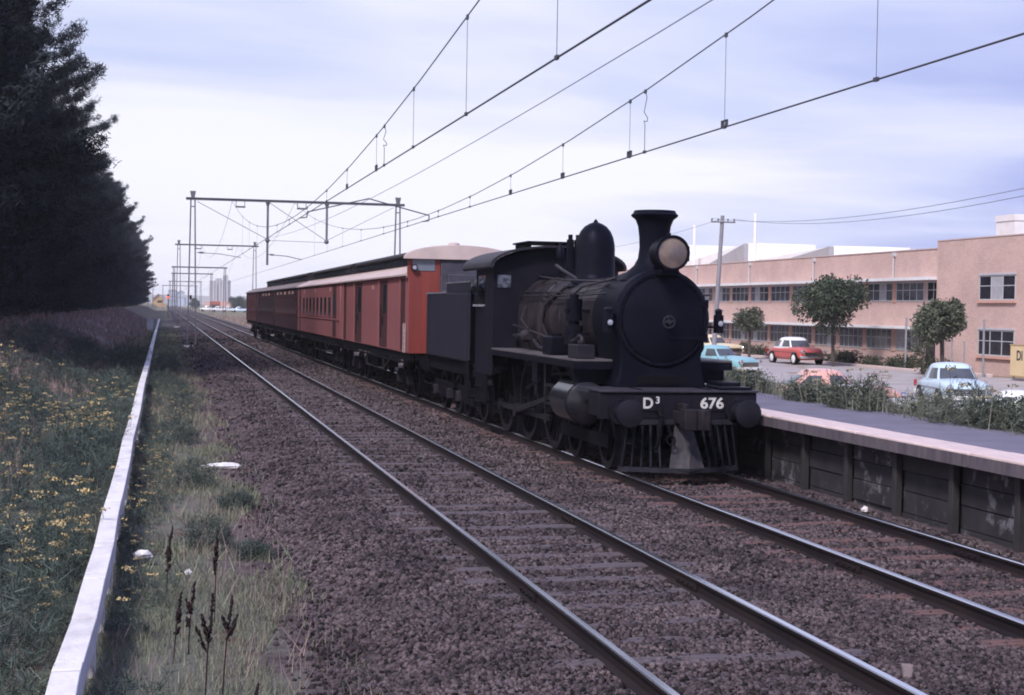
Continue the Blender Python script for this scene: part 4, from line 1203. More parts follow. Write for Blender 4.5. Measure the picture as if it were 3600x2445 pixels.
def bogie(parent, yc, r=0.47, wb=1.9, label=None):
    for x in (RAILS['C'], RAILS['D']):
        for y in (yc - wb / 2, yc + wb / 2):
            wheel(parent, x, y, r, 8, 'wheel')
    for s in (-1, 1):
        x = LX + s * 1.04
        mb = MB().add([(x - 0.04, yc - wb / 2 - 0.25, 0.62), (x - 0.04, yc + wb / 2 + 0.25, 0.62), (x - 0.04, yc + 0.5, 0.34), (x - 0.04, yc - 0.5, 0.34), (x + 0.04, yc - wb / 2 - 0.25, 0.62), (x + 0.04, yc + wb / 2 + 0.25, 0.62), (x + 0.04, yc + 0.5, 0.34), (x + 0.04, yc - 0.5, 0.34)],
            [(0, 1, 2, 3), (7, 6, 5, 4), (0, 4, 5, 1), (1, 5, 6, 2), (2, 6, 7, 3), (3, 7, 4, 0)]).box(x - 0.05, x + 0.05, yc - wb / 2 - 0.3, yc + wb / 2 + 0.3, 0.625, 0.73)
        mb.cyl((x, yc, 0.36), (x, yc, 0.62), 0.09, n=10)
        part('bogie_frame', mb, M_under, parent, smooth=False)
        for y in (yc - wb / 2, yc + wb / 2):
            part('axle_box', MB().box(x - 0.03, x + 0.13 * s if s > 0 else x - 0.13, y - 0.12, y + 0.12, 0.34, 0.60) if s > 0 else MB().box(x - 0.14, x + 0.03, y - 0.12, y + 0.12, 0.34, 0.60), mat('axle_box_grey', (0.03, 0.027, 0.032), 0.6, (0.012, 0.011, 0.014), 5, spec=0.09, tint=(0.62, 0.68, 1.0)), parent, bevel=0.03)
bogie(tn, 33.9)
bogie(tn, 36.9)
part('footstep', MB().box(LX - 1.36, LX - 1.1, 32.7, 33.1, 0.55, 0.58).box(LX - 1.33, LX - 1.3, 32.7, 33.1, 0.55, 1.34), M_under, tn, smooth=False)
for s in (-1, 1):
    x = LX + s * 0.96
    part('buffer', MB().cyl((x, 38.34, 1.0), (x, 38.75, 1.0), 0.11, n=14).cyl((x, 38.75, 1.0), (x, 38.8, 1.0), 0.2, n=20), M_under, tn)

# ------------------------------------------------------------------ the train
M_red = mat('carriage_red', (0.245, 0.083, 0.083), 0.55, (0.185, 0.062, 0.065), 2.0, stretch=(1, 5, 0.16), bump=0.35, bscale=5)
M_redf = mat('carriage_red_end', (0.20, 0.030, 0.021), 0.55, (0.145, 0.023, 0.018), 2.0, stretch=(4, 4, 0.2), bump=0.3, bscale=5)
M_redd = mat('carriage_red_dark', (0.06, 0.018, 0.02), 0.5, (0.042, 0.014, 0.017), 2.0)
M_brn = mat('carriage_brown', (0.050, 0.018, 0.022), 0.42, (0.034, 0.013, 0.017), 2.0, spec=0.25)
M_mar = mat('carriage_maroon', (0.095, 0.032, 0.034), 0.5, (0.07, 0.025, 0.028), 2.0, spec=0.25)
M_roof = mat('carriage_roof', (0.52, 0.41, 0.39), 0.75, (0.42, 0.33, 0.32), 1.5, bump=0.1, bscale=12)
M_cler = mat('clerestory_dark', (0.012, 0.009, 0.012), 0.6, (0.018, 0.014, 0.017), 3, spec=0.25)
M_grend = mat('end_grey', (0.06, 0.058, 0.08), 0.6, (0.04, 0.038, 0.055), 3, spec=0.25)
def under(o, y0, y1, b=True):
    mb = MB().box(LX - 1.36, LX - 1.26, y0 + 0.05, y1 - 0.05, 1.06, 1.275).box(LX + 1.26, LX + 1.36, y0 + 0.05, y1 - 0.05, 1.06, 1.275).box(LX - 1.2, LX + 1.2, y0 + 0.05, y1 - 0.05, 1.1, 1.275)
    part('underframe', mb, M_under, o, smooth=False)
    ym = (y0 + y1) / 2
    L = (y1 - y0)
    for s in (-1, 1):
        x = LX + s * 1.22
        part('truss_rod', MB().tube([(x, y0 + 0.27 * L, 1.1), (x, y0 + 0.38 * L, 0.62), (x, y1 - 0.38 * L, 0.62), (x, y1 - 0.27 * L, 1.1)], 0.028, 6).cyl((x, y0 + 0.38 * L, 0.62), (x, y0 + 0.38 * L, 1.1), 0.035, n=6).cyl((x, y1 - 0.38 * L, 0.62), (x, y1 - 0.38 * L, 1.1), 0.035, n=6), mat('truss_steel', (0.07, 0.062, 0.066), 0.5, (0.04, 0.036, 0.04), 4), o)
        part('footboard', MB().box(LX + s * 1.30, LX + s * 1.48, y0 + 0.4, y1 - 0.4, 0.70 if s > 2 else 1.0, 1.03), M_under, o, smooth=False)
    part('battery_box', MB().box(LX - 1.25, LX - 0.6, ym - 0.9, ym + 0.7, 0.62, 1.09), M_under, o, bevel=0.02)
    bogie(o, y0 + 2.6, 0.46, 1.9)
    bogie(o, y1 - 2.6, 0.46, 1.9)
    for s in (-1, 1):
        part('buffer', MB().cyl((LX + s * 0.96, y0 + 0.05, 1.02), (LX + s * 0.96, y0 - 0.28, 1.02), 0.1, n=12).cyl((LX + s * 0.96, y0 - 0.28, 1.02), (LX + s * 0.96, y0 - 0.33, 1.02), 0.2, n=16), M_under, o)
def side_roof(o, y0, y1, m=M_roof):
    pr = [(LX - 1.50, 3.40), (LX - 1.50, 3.45), (LX - 1.25, 3.58), (LX - 0.95, 3.69), (LX - 0.93, 3.74), (LX + 0.93, 3.74), (LX + 0.95, 3.69), (LX + 1.25, 3.58), (LX + 1.50, 3.45), (LX + 1.50, 3.40)]
    return part('roof', MB().prism(pr, y0 - 0.08, y1 + 0.08), m, o)
def cler_prof(w=0.93, zs=4.02, top=4.27, ov=0.06, n=14):
    return [(LX - w - ov, zs)] + [(LX + (w + ov) * math.sin(R(-90 + 180 * i / n)), zs + 0.03 + (top - zs - 0.03) * math.cos(R(-90 + 180 * i / n))) for i in range(n + 1)] + [(LX + w + ov, zs)]
def clerestory(o, y0, y1, wins=0, mroof=None):
    c = part('clerestory', MB().box(LX - 0.93, LX + 0.93, y0 + 0.03, y1 - 0.03, 3.742, 4.018), M_cler, o, smooth=False)
    part('clerestory_roof', MB().prism(cler_prof(), y0, y1), mroof or M_cler, o)
    if wins:
        mb = MB()
        st = (y1 - y0 - 0.6) / wins
        for i in range(wins):
            mb.box(LX - 0.942, LX - 0.932, y0 + 0.3 + st * i + 0.06, y0 + 0.3 + st * (i + 1) - 0.06, 3.80, 3.97)
        part('clerestory_glass', mb, M_glass, c, smooth=False)
    return c
def body(o, y0, y1, m, mends=None):
    return part('body', MB().box(LX - 1.43, LX + 1.43, y0, y1, 1.28, 3.40), m, o, bevel=0.03)
def window(o, y0, y1, z0, z1, m, mg=None, dx=0.0):
    f = part('window', MB().box(LX - 1.452 - dx, LX - 1.431 - dx, y0 - 0.05, y1 + 0.05, z0 - 0.05, z0 - 0.003).box(LX - 1.448 - dx, LX - 1.431 - dx, y0 - 0.05, y1 + 0.05, z1 + 0.003, z1 + 0.04).box(LX - 1.446 - dx, LX - 1.431 - dx, y0 - 0.05, y0 - 0.003, z0, z1).box(LX - 1.446 - dx, LX - 1.431 - dx, y1 + 0.003, y1 + 0.05, z0, z1), m, o, smooth=False)
    part('pane', MB().box(LX - 1.437 - dx, LX - 1.431 - dx, y0, y1, z0, z1), mg or M_glass, f, smooth=False)

# luggage van right behind the tender
VY0, VY1 = 40.55, 56.55
van = thing('luggage_van', 'bright orange red luggage van with pale domed roof end, coupled behind the tender', 'railway van', (LX, 48, 0))
body(van, VY0, VY1, M_red)
# end wall: vestibule and windows
fe = VY0 - 0.012
arcp = [(LX - 1.46, 3.40)] + [(LX + 1.46 * math.sin(R(-90 + 180 * i / 18)), 3.86 + 0.30 * math.cos(R(-90 + 180 * i / 18))) for i in range(19)] + [(LX + 1.46, 3.40)]
part('end_wall', MB().prism(arcp, VY0, VY0 + 0.10), M_redf, van, smooth=False)
part('end_panel', MB().box(LX - 1.43, LX - 0.62, fe, VY0 - 0.003, 1.29, 3.50).box(LX + 0.62, LX + 1.43, fe, VY0 - 0.003, 1.29, 3.50).box(LX - 0.70, LX - 0.58, fe - 0.01, VY0 - 0.003, 1.29, 3.95), M_redf, van, smooth=False)
for s in (-1, 1):
    x0, x1 = sorted((LX + s * 1.34, LX + s * 0.72))
    f = part('end_window', MB().box(x0, x1, fe - 0.006, fe - 0.001, 3.54, 3.86), mat('end_glass', (0.12, 0.14, 0.19), 0.2, (0.16, 0.17, 0.21), 2), van, smooth=False)
part('vestibule', MB().box(LX - 0.56, LX + 0.60, fe - 0.05, VY0 - 0.003, 1.3, 3.98).box(LX - 0.40, LX + 0.44, fe - 0.30, fe - 0.053, 1.35, 3.45), M_grend, van, bevel=0.02)
part('vestibule_door', MB().box(LX - 0.30, LX + 0.34, fe - 0.31, fe - 0.303, 1.5, 3.2), M_cler, van, smooth=False)
part('end_lamp', MB().cyl((LX - 1.30, VY0 - 0.02, 3.62), (LX - 1.30, VY0 - 0.14, 3.62), 0.09, n=14), M_cler, van)
part('lamp_lens', MB().cyl((LX - 1.30, VY0 - 0.141, 3.62), (LX - 1.30, VY0 - 0.15, 3.62), 0.055, n=12), mat('marker_glass', (0.35, 0.36, 0.45), 0.15), van)
part('ladder', MB().tube([(LX - 1.50, VY0 + 0.12, 1.3), (LX - 1.50, VY0 + 0.12, 2.1)], 0.012, 5).tube([(LX - 1.50, VY0 + 0.42, 1.3), (LX - 1.50, VY0 + 0.42, 2.1)], 0.012, 5).box(LX - 1.51, LX - 1.49, VY0 + 0.12, VY0 + 0.42, 1.45, 1.47).box(LX - 1.51, LX - 1.49, VY0 + 0.12, VY0 + 0.42, 1.6, 1.62).box(LX - 1.51, LX - 1.49, VY0 + 0.12, VY0 + 0.42, 1.75, 1.77).box(LX - 1.51, LX - 1.49, VY0 + 0.12, VY0 + 0.42, 1.9, 1.92), M_roof, van, smooth=False)
side_roof(van, VY0 + 0.6, VY1)
clerestory(van, 43.4, VY1 - 0.4, 9)
# the domed end: full width at the front, narrowing back into the clerestory
rings = []
for k in range(11):
    q = k / 10
    s_ = q * q * (3 - 2 * q)
    y = lerp(VY0 - 0.14, 43.9, q)
    wd = lerp(1.56, 1.01, s_)
    zs = lerp(3.86, 4.02, s_)
    tp = lerp(4.27, 4.30, s_)
    if k == 0:
        tp -= 0.03
    ring = [(LX - wd, y, zs)] + [(LX + wd * math.sin(R(-90 + 180 * i / 18)), y, zs + 0.03 + (tp - zs - 0.03) * math.cos(R(-90 + 180 * i / 18))) for i in range(19)] + [(LX + wd, y, zs)]
    rings.append(ring)
part('domed_roof_end', MB().loft(rings), M_roof, van)
rings = []
for k in range(9):
    q = k / 8
    s_ = q * q * (3 - 2 * q)
    y = lerp(VY0 + 0.1, 43.6, q)
    wd = lerp(1.43, 0.93, s_)
    rings.append([(LX - wd, y, 3.42), (LX - wd, y, lerp(3.88, 4.01, s_)), (LX + wd, y, lerp(3.88, 4.01, s_)), (LX + wd, y, 3.42)])
part('roof_end_side', MB().loft(rings), M_grend, van)
part('roof_vent', MB().lathe([(0.16, 4.28), (0.16, 4.34), (0.10, 4.37)], (LX, 41.6), 'z', 14), M_roof, van)
part('gutter', MB().box(LX - 1.53, LX - 1.49, VY0 + 0.02, VY1, 3.395, 3.435), mat('gutter_pale', (0.40, 0.31, 0.30), 0.7, (0.3, 0.23, 0.22), 4), van, smooth=False)
for y0, y1 in ((41.15, 41.95), (44.55, 46.2), (50.5, 52.35), (54.9, 55.7)):
    d = part('door', MB().box(LX - 1.438, LX - 1.431, y0, y1, 1.34, 3.33), M_redd, van, smooth=False)
    w2 = (y1 - y0)
    if w2 > 1.2:
        part('door_window', MB().box(LX - 1.4445, LX - 1.4385, y0 + 0.12, y0 + w2 * 0.5, 2.35, 3.2), M_glass, d, smooth=False)
        part('door_handle', MB().box(LX - 1.47, LX - 1.4385, y0 + w2 * 0.45, y0 + w2 * 0.5, 2.0, 2.25).box(LX - 1.47, LX - 1.45, y0 + w2 * 0.7, y0 + w2 * 0.74, 1.6, 2.6), M_steel, d, smooth=False)
    part('door_post', MB().box(LX - 1.475, LX - 1.431, y1 + 0.003, y1 + 0.06, 1.3, 3.38), M_red, van, smooth=False)
part('side_number', MB().box(LX - 1.436, LX - 1.431, 47.6, 47.95, 3.08, 3.2), mat('faded_lettering', (0.40, 0.26, 0.24), 0.7, (0.3, 0.18, 0.17), 9), van, smooth=False)
under(van, VY0, VY1)

def coach(y0, y1, label, m, wins, cl, doors, mroof=M_roof, band=None, letter=None, mw=None, mcl=None):
    o = thing('railway_carriage', label, 'railway carriage', (LX, (y0 + y1) / 2, 0))
    body(o, y0, y1, m)
    side_roof(o, y0, y1, mroof)
    for a, b_, k in cl:
        clerestory(o, a, b_, k, mcl)
    for a, b_, z0, z1 in wins:
        window(o, a, b_, z0, z1, mw or m)
    for a, b_ in doors:
        d = part('door', MB().box(LX - 1.438, LX - 1.431, a, b_, 1.34, 3.33), M_redd if m is M_red else M_cler, o, smooth=False)
        part('door_window', MB().box(LX - 1.4445, LX - 1.4385, a + 0.12, b_ - 0.12, 2.25, 3.0), M_glass, d, smooth=False)
    if band:
        part('waist_rail', MB().box(LX - 1.462, LX - 1.431, y0 + 0.1, y1 - 0.1, band, band + 0.06), mw or m, o, smooth=False)
    if letter:
        mb = MB()
        for a, b_ in letter:
            mb.box(LX - 1.437, LX - 1.431, a, b_, 3.10, 3.26)
        part('letter_board', mb, mat('faded_lettering', (0.40, 0.26, 0.24), 0.7), o, smooth=False)
    under(o, y0, y1)
    return o
wn_ = [(60.05 + 1.62 * i, 60.05 + 1.62 * i + 1.12, 2.14, 2.88) for i in range(8)]
coach(56.95, 75.3, 'dull red passenger carriage with a row of dark windows, directly behind the luggage van', M_red, wn_, ((57.5, 72.8, 10),), ((58.2, 59.4), (73.6, 74.4)), band=1.98, letter=((60.2, 60.6), (66.3, 66.7), (71.6, 72.0)))
wn_ = [(76.6 + 1.42 * i, 76.6 + 1.42 * i + 0.98, 2.12, 2.86) for i in range(10)]
coach(75.7, 91.4, 'dark brown carriage, third vehicle of the train counting back from the tender', M_brn, wn_, ((73.6 + 2.6, 90.9, 10),), (), mat('roof_dull', (0.20, 0.16, 0.165), 0.8, (0.15, 0.12, 0.125), 1.5), 1.98, ((78, 79), (80.2, 81.2), (83, 84.2), (86, 87), (88.5, 89.5)), M_mar)
wn_ = [(93.0 + 1.5 * i, 93.0 + 1.5 * i + 1.0, 2.12, 2.86) for i in range(10)]
coach(91.8, 108.3, 'very dark carriage second from the far end of the train', M_brn, wn_, ((92.6, 106.2, 8),), ((91.95, 92.6),), MATS['roof_dull'], 1.98, ((96, 97.2), (99, 100), (102, 103)), M_brn)
wn_ = [(112.0 + 2.4 * i, 113.0 + 2.4 * i, 2.12, 2.86) for i in range(3)]
coach(108.7, 123.5, 'maroon last carriage at the far end of the train', M_mar, wn_, (), ((109.2, 110.0), (121.5, 122.3)), MATS['roof_dull'], 1.98, None, M_mar)

# ------------------------------------------------------------------ overhead line
def gantry(name, label, Y, xl, xr, zb, zg, drops=(), ins=(), detail=True, group=None, thick=1.0):
    o = thing('overhead_gantry', label, 'gantry', ((xl + xr) / 2, Y, zg), 0, group)
    def mast(x, zt, zbase):
        mb = MB()
        sp = 0.27
        for s in (-1, 1):
            mb.add([(x + s * sp - 0.045 * thick, Y - 0.06, zbase), (x + s * sp + 0.045 * thick, Y - 0.06, zbase), (x + s * sp + 0.045 * thick, Y + 0.06, zbase), (x + s * sp - 0.045 * thick, Y + 0.06, zbase),
                    (x + s * 0.13 - 0.045 * thick, Y - 0.06, zt), (x + s * 0.13 + 0.045 * thick, Y - 0.06, zt), (x + s * 0.13 + 0.045 * thick, Y + 0.06, zt), (x + s * 0.13 - 0.045 * thick, Y + 0.06, zt)],
                   [(0, 1, 2, 3), (7, 6, 5, 4), (0, 4, 5, 1), (1, 5, 6, 2), (2, 6, 7, 3), (3, 7, 4, 0)])
        return part('mast', mb, M_gantry, o, smooth=False)
    def mast_fit(m, x, zt, zbase):
        part('mast_lacing', MB().box(x - 0.16, x + 0.16, Y - 0.05, Y + 0.05, zt - 0.55, zt - 0.48).box(x - 0.24, x + 0.24, Y - 0.05, Y + 0.05, zbase + 1.2, zbase + 1.26), M_gantry, m, smooth=False)
        part('mast_cap', MB().add([(x - 0.10, Y - 0.07, zt), (x + 0.10, Y - 0.07, zt), (x + 0.10, Y + 0.07, zt), (x - 0.10, Y + 0.07, zt), (x - 0.19, Y - 0.09, zt + 0.5), (x + 0.19, Y - 0.09, zt + 0.5), (x + 0.19, Y + 0.09, zt + 0.5), (x - 0.19, Y + 0.09, zt + 0.5)],
             [(0, 1, 2, 3), (7, 6, 5, 4), (0, 4, 5, 1), (1, 5, 6, 2), (2, 6, 7, 3), (3, 7, 4, 0)]), M_gantry, m, smooth=False)
        part('footing', MB().box(x - 0.5, x + 0.5, Y - 0.35, Y + 0.35, zbase - 0.3, zbase + 0.12), M_conc, m, bevel=0.03)
    for x in (xl, xr):
        m = mast(x, zb, zg)
        if detail:
            mast_fit(m, x, zb, zg)
    h = 0.085 * thick
    part('beam', MB().box(xl - 0.45, xr + 0.45, Y - 0.1, Y + 0.1, zb - h, zb - h + 0.05).box(xl - 0.45, xr + 0.45, Y - 0.1, Y + 0.1, zb + h - 0.05, zb + h).box(xl - 0.45, xr + 0.45, Y - 0.03, Y + 0.03, zb - h + 0.052, zb + h - 0.052), M_gantry, o, smooth=False)
    for x, z in drops:
        part('drop_post', MB().cyl((x, Y, zb - h), (x, Y, z), 0.075, n=8).cyl((x, Y, zb - h), (x, Y, zb - h - 0.25), 0.16, 0.08, n=8).sphere((x, Y, max(z, zb - 2.6)), 0.16, 8, 6), M_gantry, o)
    for x in ins:
        part('insulator', MB().box(x - 0.3, x - 0.26, Y - 0.03, Y + 0.03, zb - 0.42, zb - h).box(x + 0.26, x + 0.3, Y - 0.03, Y + 0.03, zb - 0.42, zb - h).cyl((x - 0.32, Y, zb - 0.44), (x + 0.32, Y, zb - 0.44), 0.06, n=8).cyl((x, Y, zb - 0.44), (x, Y, zb - 0.5), 0.08, n=8), M_gantry, o)
    return o
GB = 9.38
g1 = gantry('g', 'nearest steel overhead gantry, with hanging posts, spanning the line beside the last carriages', 101, 1.77, 15.3, GB, -0.35, ((6.62, 5.14), (10.52, 6.70)), (4.83, 8.85))
part('brace_wire', MB().tube([(2.05, 101, 9.2), (6.6, 101, 6.85)], 0.018, 4).tube([(6.75, 101, 9.25), (10.5, 101, 6.85)], 0.018, 4).tube([(6.6, 101, 6.78), (10.5, 101, 6.72)], 0.014, 4).tube([(15.0, 101, 9.2), (10.5, 101, 6.85)], 0.014, 4), M_wire, g1)
part('registration_arm', MB().tube([(6.62, 101, 5.85), (7.9, 101, 5.76), (8.9, 101, 5.55)], 0.03, 6).cyl((6.8, 101, 5.84), (7.05, 101, 5.83), 0.06, n=8), M_gantry, g1)
part('registration_arm', MB().tube([(2.05, 101, 5.87), (3.6, 101, 5.8), (4.9, 101, 5.6)], 0.025, 6).cyl((2.2, 101, 5.87), (2.5, 101, 5.86), 0.06, n=8), M_gantry, g1)
gantry('g', 'second gantry from the camera, a narrower two mast frame over the two tracks', 181, 1.62, 10.4, GB, -0.35, (), (3.9, 7.5))
far_g = [(292, 1.75, 11.2, 'third gantry in the row of receding gantries'), (356, 2.0, 10.6, 'fourth gantry in the row of receding gantries'), (490, 1.75, 11.3, 'fifth gantry in the receding row, close to the grey silo'),
         (600, -0.5, 12.2, 'sixth and faintest gantry, its left mast nearest the yellow station')]
for Y, a, b_, lab in far_g:
    gantry('g', lab, Y, a, b_, 9.3 if Y < 500 else 9.15, -0.3, (), (), False, thick=1.5)

def catenary(name, label, x, zc_, near=True):
    o = thing('overhead_wire', label, 'overhead wire', (x, 0, zc_))
    supports = [1, 101, 181, 292, 356, 490, 600]
    con, mes = MB(), MB()
    pts = [(x, -20, zc_)] + [(x, y, zc_) for y in (0, 50, 101, 181, 292, 356, 490, 600)]
    con.tube(pts, 0.0125, 6)
    mp = []
    for a, b_ in zip(supports[:-1], supports[1:]):
        L = b_ - a
        top = 3.75
        n = 20
        for i in range(n + (b_ == 600)):
            y = a + L * i / n
            u = 2 * (y - a) / L - 1
            sag = top * (min(1, L / 100) ** 2)
            mp.append((x, y, zc_ + top - sag + 0.16 + (sag - 0.0) * u * u))
    mp = [(x, -12, zc_ + 4.6)] + mp
    mes.tube(mp, 0.011, 5)
    part('contact_wire', con, M_wire, o)
    part('messenger_wire', mes, M_wire, o)
    def mz(y):
        for p, q in zip(mp[:-1], mp[1:]):
            if p[1] <= y <= q[1]:
                return lerp(p[2], q[2], (y - p[1]) / (q[1] - p[1]))
    return o, mz
def dropper(o, x, y, z0, z1, loop=False):
    mb = MB()
    if loop:
        mid = (z0 + z1) / 2
        mb.tube([(x, y, z1), (x + 0.03, y, z1 - 0.12), (x - 0.02, y, lerp(z1, z0, 0.35)), (x + 0.05, y, lerp(z1, z0, 0.44)), (x + 0.04, y, lerp(z1, z0, 0.5)), (x - 0.02, y, lerp(z1, z0, 0.49)), (x + 0.0, y, lerp(z1, z0, 0.56)), (x, y, z0)], 0.007, 5)
    else:
        mb.tube([(x, y, z1), (x, y, z0)], 0.0045, 5)
    mb.box(x - 0.018, x + 0.018, y - 0.05, y + 0.05, z0 - 0.02, z0 + 0.03).box(x - 0.014, x + 0.014, y - 0.04, y + 0.04, z1 - 0.05, z1 + 0.02)
    part('dropper', mb, M_wire, o)
def clip(o, x, y, z):
    part('wire_clip', MB().box(x - 0.015, x + 0.015, y - 0.12, y - 0.06, z, z + 0.09).box(x - 0.015, x + 0.015, y + 0.06, y + 0.12, z, z + 0.09).box(x - 0.015, x + 0.015, y - 0.12, y + 0.12, z + 0.08, z + 0.1), M_wire, o, smooth=False)
cl, mzl = catenary('l', 'pair of overhead wires with droppers above the empty left track', 4.30, 5.40)
for y, lp in ((16.6, 0), (21.86, 0), (26.7, 0), (30.35, 1), (31.5, 0), (36.7, 0), (41.4, 0), (47.1, 0), (54, 0), (60, 0), (66, 0), (73, 0), (80, 0), (87, 0)):
    dropper(cl, 4.30, y, 5.40, mzl(y), lp)
    if y in (31.5, 36.7):
        clip(cl, 4.30, y, 5.41)
crr, mzr = catenary('r', 'pair of overhead wires with droppers above the track the train stands on', 8.38, 5.40)
for y, lp in ((16.9, 0), (21.98, 0), (25.95, 1), (26.85, 0), (31.66, 0), (36.7, 0), (41.83, 0), (46.87, 0), (53, 0), (59, 0), (66, 0), (73, 0), (80, 0), (87, 0)):
    dropper(crr, 8.38, y, 5.40, mzr(y), lp)
    if y in (21.98, 26.85, 31.66, 36.7):
        clip(crr, 8.38, y, 5.41)
fw = MB()
fp = [(6.6, y, 6.10 + 0.00032 * (y - 50) ** 2) for y in range(-10, 102, 6)] + [(6.62, 101, 6.9)]
fw.tube(fp, 0.009, 5)
tag(part('feeder_wire', fw, mat('feeder_wire', (0.22, 0.24, 0.33), 0.6, (0.26, 0.28, 0.36), 1), None, at=(6.6, 0, 6)), 'single thin pale wire running between the two pairs of overhead wires', 'overhead wire')
pv = thing('pull_off_bracket', 'dark inverted V bracket hanging from the thin middle wire and holding both contact wires', 'bracket', (6.59, 50, 6.12))
part('arm', MB().tube([(6.59, 50, 6.12), (4.57, 50, 5.62)], 0.022, 6), M_wire, pv)
part('arm', MB().tube([(6.59, 50, 6.12), (8.63, 50, 5.62)], 0.022, 6), M_wire, pv)
part('hook', MB().tube([(4.57, 50, 5.62), (4.55, 50, 5.44), (4.30, 50, 5.41)], 0.02, 6), M_wire, pv)
part('hook', MB().tube([(8.63, 50, 5.62), (8.62, 50, 5.44), (8.38, 50, 5.41)], 0.02, 6), M_wire, pv)

# ------------------------------------------------------------------ signals near the far station
def signal(x, y, zt, lab, lit):
    o = thing('railway_signal', lab, 'signal', (x, y, gz(x, y)))
    part('post', MB().cyl((x, y, gz(x, y)), (x, y, zt), 0.09, n=8), M_gantry, o)
    part('signal_head', MB().box(x - 0.22, x + 0.22, y - 0.12, y + 0.12, zt - 0.25, zt + 0.55).cyl((x, y - 0.12, zt + 0.05), (x, y - 0.4, zt + 0.05), 0.15, n=10, caps=False), M_under, o, smooth=False)
    if lit:
        part('red_lamp', MB().sphere((x, y - 0.15, zt - 0.02), 0.24, 10, 8), mat('signal_red', (0.8, 0.08, 0.03), 0.4, emit=((1.0, 0.12, 0.05), 1.0)), o)
signal(0.76, 300, 3.6, 'signal glowing red in front of the yellow station building', True)
signal(5.02, 300, 3.5, 'dark unlit signal standing among the distant gantry masts', False)

# ------------------------------------------------------------------ pines on the left bank
M_pine = mat('pine_needles', (0.008, 0.012, 0.018), 0.8, (0.022, 0.030, 0.036), 0.30, island=0.5, spec=0.2)
M_bark = mat('pine_bark', (0.050, 0.038, 0.034), 0.95, (0.08, 0.06, 0.052), 3, stretch=(1, 1, 0.2))
def pine_geom(seed, H, Rr, nb, tuft, leaf, low=0.05):
    rg = np.random.default_rng(seed)
    Vs = []
    limb = MB()
    def tufts(P, out, m, spread):
        n = len(P)
        C = np.repeat(P, m, 0) + rg.normal(0, spread, (n * m, 3))
        dd = rg.normal(0, 1, (n * m, 3)) + np.repeat(out, m, 0) * 0.9 + np.array([0, 0, 0.6])
        dd /= np.linalg.norm(dd, axis=1)[:, None]
        s = np.cross(dd, rg.normal(0, 1, (n * m, 3))); s /= np.linalg.norm(s, axis=1)[:, None] + 1e-6
        lf = leaf * rg.uniform(0.6, 1.3, n * m)[:, None]
        V = np.zeros((n * m, 4, 3))
        V[:, 0] = C - s * lf * 0.09 - dd * lf * 0.45; V[:, 1] = C + s * lf * 0.09 - dd * lf * 0.45
        V[:, 2] = C + dd * lf * 0.55 + s * lf * 0.03; V[:, 3] = C + dd * lf * 0.55 - s * lf * 0.03
        Vs.append(V)
    def env_(tt):
        return (1 - tt) ** 0.6 if tt > 0.3 else 0.81
    # dense heart round the trunk
    n = 520
    tt = rg.uniform(low, 0.97, n)
    rr = np.array([env_(q) for q in tt]) * Rr * 0.62 * np.sqrt(rg.uniform(0, 1, n))
    a = rg.uniform(0, 6.283, n)
    tufts(np.stack([np.cos(a) * rr, np.sin(a) * rr, tt * H], 1), np.stack([np.cos(a), np.sin(a), np.zeros(n)], 1), 26, 0.32)
    # boughs: flat, separate plates of needles with upturned ends
    for k in range(nb):
        tt = low + (0.985 - low) * ((k + rg.uniform(0.1, 0.9)) / nb) ** 0.95
        z = H * tt
        L = Rr * env_(tt) * rg.uniform(0.62, 1.1) + 0.4
        if 0.2 < tt < 0.93 and rg.random() < 0.15:
            L = L * 0.6 + Rr * rg.uniform(0.55, 0.95)
        az = k * 2.39996 + rg.normal(0, 0.35)
        rise = rg.uniform(-0.06, 0.22) + 0.32 * tt
        d = np.array([math.cos(az), math.sin(az), 0.0])
        sub = rg.integers(3, 6)
        for j in range(sub):                  # a main bough and side shoots
            q0 = 0.0 if j == 0 else rg.uniform(0.35, 0.8)
            ang = 0 if j == 0 else rg.choice((-1, 1)) * rg.uniform(0.35, 0.8)
            dj = np.array([d[0] * math.cos(ang) - d[1] * math.sin(ang), d[0] * math.sin(ang) + d[1] * math.cos(ang), 0.0])
            Lj = L if j == 0 else L * rg.uniform(0.25, 0.45)
            b0 = np.array([0, 0, z]) + d * L * q0 + np.array([0, 0, rise * L * q0 * q0])
            nn = max(4, int(tuft * Lj / Rr))
            q = rg.uniform(0.25 if j == 0 else 0.05, 1.0, nn)
            P = b0[None] + dj[None] * (q * Lj)[:, None]
            P[:, 2] += rise * Lj * q * q + 0.28 * Lj * np.maximum(0, q - 0.75)
            P += rg.normal(0, 1, (nn, 3)) * np.array([0.14, 0.14, 0.10]) * (1.25 - 0.8 * q)[:, None]
            tufts(P, np.repeat(dj[None], nn, 0), 24, 0.15)
        if k % 2 == 0:
            limb.cyl((0, 0, z), (d[0] * L * 0.8, d[1] * L * 0.8, z + rise * L * 0.62), 0.07, 0.02, n=5)
    return np.concatenate(Vs), limb
def make_pine(seed, H, Rr, nb, tuft, leaf, lab):
    o = thing('pine_tree', lab, 'tree', (0, 0, 0), 0, 'dark pines along the left bank')
    V, limb = pine_geom(seed, H, Rr, nb, tuft, leaf)
    tk = MB().loft([[(r * math.cos(a) + 0.1 * math.sin(z * 0.3 + seed), r * math.sin(a), z) for a in [i * math.pi / 4 for i in range(8)]] for z, r in ((-0.6, 0.48), (0.5, 0.36), (H * 0.3, 0.28), (H * 0.7, 0.14), (H * 0.96, 0.03))])
    tr_ = part('trunk', tk, M_bark, o)
    part('limbs', limb, M_bark, tr_, smooth=False)
    quads_obj('crown', V, M_pine, parent=o)
    return o
rng = random.Random(77)
